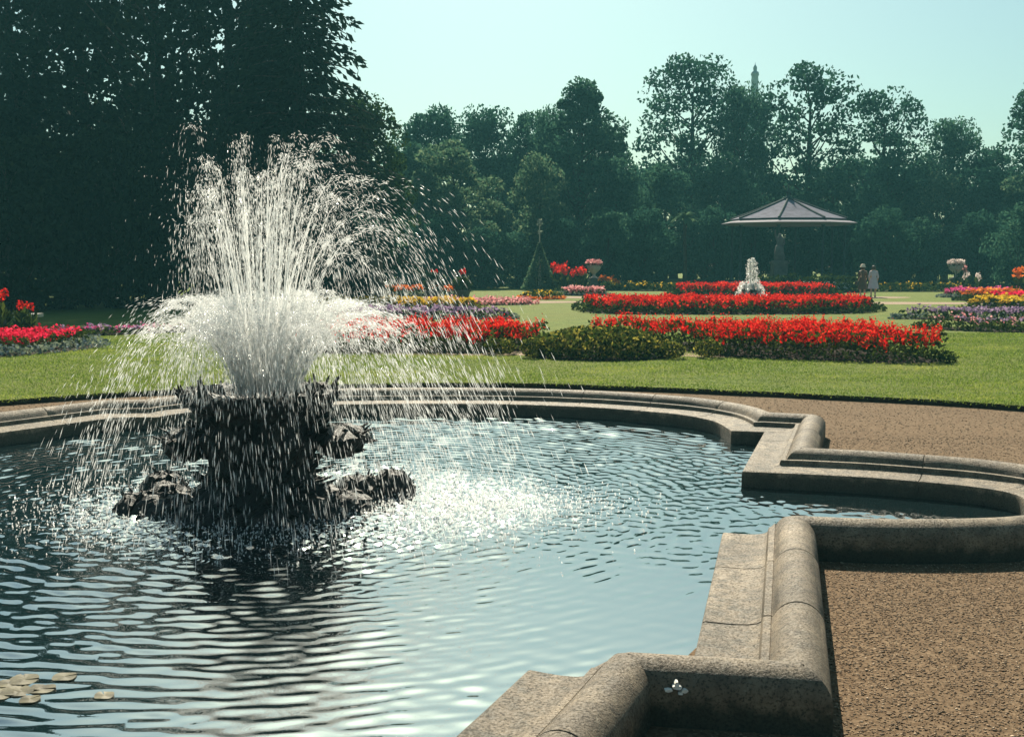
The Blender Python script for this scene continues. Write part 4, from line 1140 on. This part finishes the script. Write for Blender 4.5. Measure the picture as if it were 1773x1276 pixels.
# ------------------------------------------------------------------ main fountain: tufa cup
ft = empty('rock_fountain', (FX, FY, -0.03)); tag(ft, 'dark dripping rock fountain shaped like a jagged cup in the pool', 'fountain')
def rough_mesh(name, prof, n, amp, seed, sx=1.0, sy=1.0):
    rs = np.random.RandomState(seed)
    mb = MB(); P_ = []; F_ = []
    ph_ = rs.uniform(0, 6.28, 12)
    for j, (r_, z_) in enumerate(prof):
        for i in range(n):
            a = 2 * math.pi * i / n
            k_ = 1 + amp * (.35 * math.sin(3 * a + ph_[0] + z_ * 3) + .35 * math.sin(7 * a + ph_[1] - z_ * 9) + .5 * math.sin(13 * a + ph_[2] + z_ * 14) + rs.normal(0, .55))
            P_.append((r_ * k_ * math.cos(a) * sx, r_ * k_ * math.sin(a) * sy, z_ + rs.normal(0, .012)))
    m_ = len(prof)
    for j in range(m_ - 1):
        for i in range(n): F_.append((j * n + i, j * n + (i + 1) % n, (j + 1) * n + (i + 1) % n, (j + 1) * n + i))
    F_.append(tuple((m_ - 1) * n + i for i in range(n)))
    mb.add(P_, F_)
    return mb.mesh(name)
def interp(pts, step):
    zs = [p[1] for p in pts]
    out_ = []
    for (r0, z0), (r1, z1) in zip(pts[:-1], pts[1:]):
        k_ = max(1, int(math.hypot(r1 - r0, z1 - z0) / step))
        out_ += [(r0 + (r1 - r0) * f / k_, z0 + (z1 - z0) * f / k_) for f in range(k_)]
    return out_ + [pts[-1]]
core = interp([(.98, -.12), (.80, .05), (.60, .13), (.49, .26), (.45, .40), (.50, .54), (.56, .64), (.52, .76), (.59, .90), (.66, 1.0), (.68, 1.06), (.61, 1.07), (.50, .98), (.1, .96)], .05)
obj('cup_body', rough_mesh('cup_body', core, 84, .06, 3), M['rock'], ft)
def finger(L, r_, seed):
    rs = np.random.RandomState(seed)
    mb = MB(); pts = []; rad = []
    bend = rs.normal(0, .12, 2)
    for f in np.linspace(0, 1, 7):
        pts.append((bend[0] * L * f * f + rs.normal(0, .004), bend[1] * L * f * f + rs.normal(0, .004), L * f))
        rad.append(r_ * (1.1 - .55 * f) * (1 + rs.normal(0, .14)) * (.55 if f == 1 else 1))
    mb.tube(pts, rad, 7)
    return mb.mesh('rock_spike', False)
FING = [finger(.20 + .03 * i, .030 + .004 * (i % 4), 40 + i) for i in range(7)]
def put_finger(name, x, y, z, tilt, az, s, parent=ft):
    me_ = random.choice(FING)
    if not me_.materials: me_.materials.append(M['rock'])
    o_ = bpy.data.objects.new(name, me_)
    o_.location = (x, y, z); o_.rotation_euler = (0, tilt, az); o_.scale = (s, s, s)
    return link(o_, parent)
for i in range(76):      # the jagged rim
    a = 2 * math.pi * i / 76 + random.uniform(-.04, .04); r_ = random.uniform(.58, .67)
    put_finger('rim_spike', r_ * math.cos(a), r_ * math.sin(a), random.uniform(.93, 1.0), R(random.uniform(5, 42)), a, random.uniform(.38, .68))
for i in range(190):     # stubs sticking out along the body
    a = random.uniform(0, 2 * math.pi); z = random.uniform(.18, .97)
    rr = np.interp(z, [.1, .26, .40, .54, .66, .76, .9, 1.0], [.60, .49, .45, .50, .56, .52, .59, .66])
    put_finger('body_spike', rr * .95 * math.cos(a), rr * .95 * math.sin(a), z, R(random.uniform(35, 85)), a, random.uniform(.3, .7))
# side ledges left and right, and the outcrops at the foot
for (sx, sy, sz, rx, rz_, seed, nm, nf) in ((-.66, -.05, .58, .24, .16, 5, 'side_ledge', 26), (.72, 0, .60, .25, .15, 6, 'side_ledge', 26)):
    prof = interp([(.02, -.16), (rx * .6, -.12), (rx * .95, 0), (rx, .06), (rx * .6, .13), (.03, .15)], .05)
    o_ = obj(nm, rough_mesh(nm, prof, 30, .14, seed, 1, 1.3), M['rock'], ft, (sx, sy, sz))
    for i in range(nf):
        a = random.uniform(-1.9, 1.9) + (math.pi if sx < 0 else 0)
        f_ = put_finger('ledge_spike', rx * .75 * math.cos(a), rx * 1.0 * math.sin(a), random.uniform(-.08, .10), R(random.uniform(40, 84)), a, random.uniform(.25, .45), o_)
rocks = [(-1.12, -.12, .16, .20, .13, 11, 16), (-.92, .1, .18, .24, .20, 12, 14), (-.78, -.25, .26, .24, .16, 13, 8), (-1.0, .25, .2, .22, .26, 19, 14), (.72, -.1, .28, .22, .14, 14, 8), (.86, .35, .22, .22, .20, 15, 12), (1.14, .42, .19, .20, .24, 16, 10), (.5, -.45, .3, .2, .12, 17, 6), (-.3, -.6, .3, .2, .12, 18, 6)]
for (sx, sy, rx, ry, hz, seed, nf) in rocks:
    prof = interp([(rx * 1.15, -.12), (rx * 1.1, 0), (rx * .95, hz * .5), (rx * .6, hz * .9), (.04, hz)], .04)
    o_ = obj('base_rock', rough_mesh('base_rock', prof, 30, .13, seed, 1.1, ry / rx), M['rock'], ft, (sx, sy, 0))
    for i in range(nf):
        a = random.uniform(0, 6.28); f = random.uniform(.2, .85)
        put_finger('rock_knob', rx * f * math.cos(a), rx * f * math.sin(a), hz * (1 - f * .6) - .05, R(random.uniform(0, 55)), a, random.uniform(.25, .5), o_)

# ------------------------------------------------------------------ the water thrown up
def jet(n_jets, per, vz, vh, noz, z0, wind, grow, size, seed=1, bias=1.0, late=1.0, strand=0.0, dz=0.0, cx=0.0, stretch=1.0, splay=0.0):
    """one ring of jets: strands of whole water near the nozzle that break into drops on the way."""
    rs = np.random.RandomState(seed)
    Cs = []; Ax = []; Ls = []; Ws = []; ST = []
    for j in range(n_jets):
        az = 2 * math.pi * (j + rs.rand() * .8) / n_jets
        v_z = rs.uniform(*vz); v_h = rs.uniform(*vh); nr = rs.uniform(*noz)
        tt_ = (v_z + math.sqrt(v_z ** 2 + 2 * 9.81 * z0)) / 9.81
        t_ = rs.rand(per) ** bias * tt_
        t_ = np.clip(t_ + .018 * np.sin(t_ * rs.uniform(40, 75) + rs.rand() * 6), 0, tt_)
        sx = cx + nr * math.cos(az); sy = nr * math.sin(az)
        jv = rs.normal(0, grow, (per, 3)) * np.array([1, 1, .55])
        vx = v_h * math.cos(az) + jv[:, 0]; vy = v_h * math.sin(az) + jv[:, 1]; vzz = v_z + jv[:, 2]
        x = sx + vx * t_ + .5 * wind * t_ ** 2; y = sy + vy * t_; z = z0 + vzz * t_ - 4.905 * t_ ** 2
        V_ = np.stack([vx + wind * t_, vy, vzz - 9.81 * t_], 1)
        ok = z > 0.01
        ok &= (t_ < .55 * tt_) | (rs.rand(per) < late)
        ok &= ~((z < .98) & (np.hypot(x, y) < 1.15) & (rs.rand(per) < .985)) | (z0 < .9)
        sp = np.linalg.norm(V_, axis=1)
        Cs.append(np.stack([x, y, z], 1)[ok]); Ax.append(unit(V_)[ok])
        Ls.append(stretch * (.014 + .016 * sp * rs.uniform(.45, 1.35, per))[ok]); Ws.append((size * np.exp(rs.normal(-.15, .38, per)))[ok])
        if strand > 0:
            te = strand * tt_ * rs.uniform(.6, 1.2)
            tl = np.linspace(0, te, 14)
            w_ = np.cumsum(rs.normal(0, .004, (14, 2)), 0)
            P_ = np.stack([sx + v_h * math.cos(az) * tl + .5 * wind * tl ** 2 + w_[:, 0], sy + v_h * math.sin(az) * tl + w_[:, 1], z0 + v_z * tl - 4.905 * tl ** 2], 1)
            ST.append((P_, [size * 1.15 * (1.15 - .75 * k_ / 13) * rs.uniform(.55, 1.25) for k_ in range(14)]))
    return np.concatenate(Cs), np.concatenate(Ax), np.concatenate(Ls), np.concatenate(Ws), ST
def spray(name, label, sets, base):
    C_ = np.concatenate([s[0] for s in sets]); A_ = np.concatenate([s[1] for s in sets]); L_ = np.concatenate([s[2] for s in sets]); W_ = np.concatenate([s[3] for s in sets])
    V_, F_ = drops(C_, A_, L_, W_)
    mb = MB()
    for s_ in sets:
        for P_, r_ in s_[4]: mb.tube([tuple(p_) for p_ in P_], r_, 4)
    if mb.v:
        tv = np.array(mb.v); q = np.array([f for f in mb.f if len(f) == 4])
        tri = np.concatenate([q[:, [0, 1, 2]], q[:, [0, 2, 3]]]) + len(V_)
        V_ = np.concatenate([V_, tv]); F_ = np.concatenate([F_, tri])
    o_ = obj(name, np_mesh(name, V_, F_, True), M['drop'], None, base)
    tag(o_, label, 'water spray', None, 'stuff')
    return o_
up = [jet(26, 300, (5.7, 6.8), (.20, .85), (.08, .24), 1.06, .5, .05, .0056, seed=1, bias=.85, late=.55, strand=.34),
      jet(30, 270, (4.9, 6.4), (.60, 1.25), (.10, .26), 1.06, .85, .055, .0056, seed=2, bias=.8, late=.6, strand=.30),
      jet(8, 330, (5.9, 6.7), (.02, .35), (0, .14), 1.06, .35, .04, .0060, seed=3, bias=.9, late=.35, strand=.40),
      jet(34, 120, (4.8, 6.1), (.8, 1.3), (.18, .32), 1.06, 1.15, .10, .0056, seed=8, bias=.72, late=1)]
lowj = [jet(96, 560, (3.3, 4.2), (.6, 1.95), (.14, .30), 1.04, .25, .06, .0060, seed=4, bias=.95, late=.19, strand=.45),
        jet(76, 430, (3.5, 4.3), (.15, 1.2), (.06, .28), 1.04, .2, .06, .0062, seed=5, bias=1.0, late=.08, strand=.48),
        jet(44, 190, (2.9, 4.1), (1.2, 2.15), (.18, .32), 1.04, .5, .12, .0056, seed=6, bias=.8, late=.65)]
mist = [jet(60, 110, (3.4, 4.3), (.2, 1.8), (.1, .3), 1.05, .4, .22, .0042, seed=21, bias=.9, late=.8, stretch=.35),
        jet(50, 100, (5.0, 6.5), (.1, 1.0), (.1, .3), 1.05, .6, .22, .0042, seed=22, bias=.9, late=.8, stretch=.35)]
spray('fountain_spray', 'tall white jets rising from the dark rock fountain and raining round it', up + lowj + mist, (FX + .06, FY, -.03))
# splashes where the drops land
n_ = 6500
a_ = rng.uniform(0, 6.28, n_); r_ = np.abs(rng.normal(1.3, .45, n_))
x_ = .35 + r_ * np.cos(a_) * 1.3; y_ = r_ * np.sin(a_) * .95
k_ = rng.random(n_) < .35
x_[k_] = rng.normal(1.9, .65, k_.sum()); y_[k_] = rng.normal(-.05, .42, k_.sum())
z_ = rng.exponential(.022, n_)
V_, F_ = drops(np.stack([x_, y_, z_], 1), unit(np.stack([rng.normal(0, .4, n_), rng.normal(0, .4, n_), np.ones(n_)], 1)), rng.uniform(.012, .035, n_), rng.uniform(.008, .018, n_))
o = obj('splash_drops', np_mesh('splash_drops', V_, F_, True), M['drop'], None, (FX, FY, -.03)); tag(o, 'white splashing drops on the water round the rock fountain', 'water splash', None, 'stuff')

# small fountain far back
sf = empty('small_fountain', (T(1299, 55.2), 55.2, LZ)); tag(sf, 'small dark rock fountain bowl between two scarlet beds', 'fountain')
obj('bowl', rough_mesh('bowl', interp([(.60, -.08), (.42, .05), (.36, .2), (.46, .34), (.50, .40), (.40, .40), (.1, .36)], .06), 28, .08, 31), M['rock'], sf)
mb = MB()
for i in range(18):
    a = i * .349
    mb.tube([(.44 * math.cos(a), .44 * math.sin(a), .30), (.5 * math.cos(a), .5 * math.sin(a), .44)], [.05, .025], 5)
mb.obj('rim_spikes', M['rock'], sf)
js = [jet(6, 1100, (4.1, 5.6), (.10, .34), (0, .12), .4, .1, .07, .030, seed=14, bias=1.1, late=.4), jet(22, 700, (1.9, 2.9), (.40, .95), (.1, .3), .4, .1, .08, .030, seed=13, late=.7)]
o = spray('small_spray', 'small bright white jet beyond the second scarlet bed', js, (T(1299, 55.2), 55.2, LZ))

# ------------------------------------------------------------------ lily leaves at lower left
root = empty('water_lily', (-2.62, 5.62, -.035)); tag(root, 'pale tan lily leaves floating at the lower left of the pool', 'water lily')
for (dx, dy, r_, rz_, ti) in [(random.gauss(0, .2), random.gauss(0, .08), random.uniform(.045, .08), random.uniform(0, 6.28), random.uniform(.0, .5)) for _ in range(14)]:
    mb = MB(); n = 18; P_ = [(0, 0, .012)]; 
    for i in range(n):
        a = rz_ + .12 + (2 * math.pi - .24) * i / (n - 1)
        P_.append((r_ * math.cos(a), r_ * math.sin(a), .012 + .004 * math.sin(3 * a) + ti * .15 * r_ * math.cos(a - rz_)))
    P2 = [(p_[0], p_[1], p_[2] - .006) for p_ in P_]
    F_ = [(0, i, i + 1) for i in range(1, n)] + [(n + 1, n + 1 + i + 1, n + 1 + i) for i in range(1, n)] + [(i, n + 1 + i, n + 2 + i, i + 1) for i in range(1, n)]
    mb.add(P_ + P2, F_); o_ = mb.obj('lily_leaf', M['pad'], root); o_.location = (dx, dy, 0)

# ------------------------------------------------------------------ loose gravel
def pebbles(N, xr, yr, s0, s1, z=0.0):
    x = rng.uniform(*xr, N); y = rng.uniform(*yr, N)
    ok = ~inside(CREST[::2], x, y) & (edge_dist(CREST[::2], x, y) > .16)
    ok &= ~((np.interp(x, EDGE[:, 0], EDGE[:, 1]) - .03) < y)
    return x[ok], y[ok], rng.uniform(s0, s1, ok.sum())
sets = [pebbles(52000, (0.9, 4.4), (3.6, 8.1), .006, .017), pebbles(1500, (0.9, 4.4), (3.6, 8.1), .016, .026), pebbles(22000, (2.0, 9.5), (8.0, 13.5), .010, .022), pebbles(12000, (-1, 9.5), (13, 18.5), .012, .026), pebbles(4000, (-9, -2), (12, 18), .018, .034)]
x = np.concatenate([s[0] for s in sets]); y = np.concatenate([s[1] for s in sets]); s_ = np.concatenate([s[2] for s in sets])
n_ = len(x)
ax = unit(np.stack([rng.normal(size=n_), rng.normal(size=n_), rng.normal(0, .35, n_)], 1))
V_, F_ = drops(np.stack([x, y, s_ * .22], 1), ax, s_ * 1.35, s_ * rng.uniform(.7, 1.0, n_))
V_[:, 2] *= .42
V_ += rng.normal(0, .0012, V_.shape)
o = obj('gravel', np_mesh('gravel', V_, F_), M['pebble']); tag(o, 'loose brown gravel on the path round the pool', 'gravel', None, 'stuff')

# ------------------------------------------------------------------ grass blades on the near lawn
N = 330000
x = rng.uniform(-13, 14, N); y = 15.4 + 15 * rng.random(N) ** 1.35
ey = np.interp(x, EDGE[:, 0], EDGE[:, 1])
ok = y > ey + .04
x, y = x[ok], y[ok]; n_ = len(x)
hgt = rng.uniform(.010, .030, n_) * (1 + .35 * np.sin(x * .9 + 2 * np.sin(y * .7)) * np.sin(y * 1.1))
wd = rng.uniform(.006, .012, n_) * (y / 18)
an = rng.uniform(0, 6.28, n_); le = rng.normal(0, .012, (n_, 2))
b0 = np.stack([x - np.cos(an) * wd, y - np.sin(an) * wd, np.full(n_, LZ - .004)], 1)
b1 = np.stack([x + np.cos(an) * wd, y + np.sin(an) * wd, np.full(n_, LZ - .004)], 1)
tp = np.stack([x + le[:, 0], y + le[:, 1], LZ + hgt], 1)
V_ = np.stack([b0, b1, tp], 1).reshape(-1, 3)
o = obj('grass', np_mesh('grass', V_, np.arange(3 * n_).reshape(-1, 3)), M['grass']); tag(o, 'short mown grass of the lawn beyond the pool', 'grass', None, 'stuff')
# ragged fringe hanging over the cut edge
n_ = 9000
i_ = rng.integers(0, len(EDGE) - 1, n_); f_ = rng.random(n_)[:, None]
b = EDGE[i_] * (1 - f_) + EDGE[i_ + 1] * f_
C_ = np.stack([b[:, 0], b[:, 1] + rng.normal(.02, .025, n_), LZ - rng.random(n_) * .04], 1)
V_, F_ = cards(C_, unit(np.stack([rng.normal(0, .5, n_), rng.normal(-.5, .4, n_), rng.uniform(-.4, 1, n_)], 1)), .05, .014)
o = obj('edge_grass', np_mesh('edge_grass', V_, F_), M['grass']); tag(o, 'ragged grass fringe along the cut lawn edge', 'grass', None, 'stuff')

# ------------------------------------------------------------------ haze
HAZE = 0.0008
mb = MB(); mb.box((0, 85, 15), (452, 302, 34))
m, t, out = newmat('haze')
v = t.nodes.new('ShaderNodeVolumePrincipled')
v.inputs['Color'].default_value = (0.30, 0.90, 0.98, 1)
v.inputs['Density'].default_value = HAZE
v.inputs['Anisotropy'].default_value = 0.0
t.links.new(v.outputs[0], out.inputs['Volume'])
hz = mb.obj('haze', m); hz['kind'] = 'stuff'
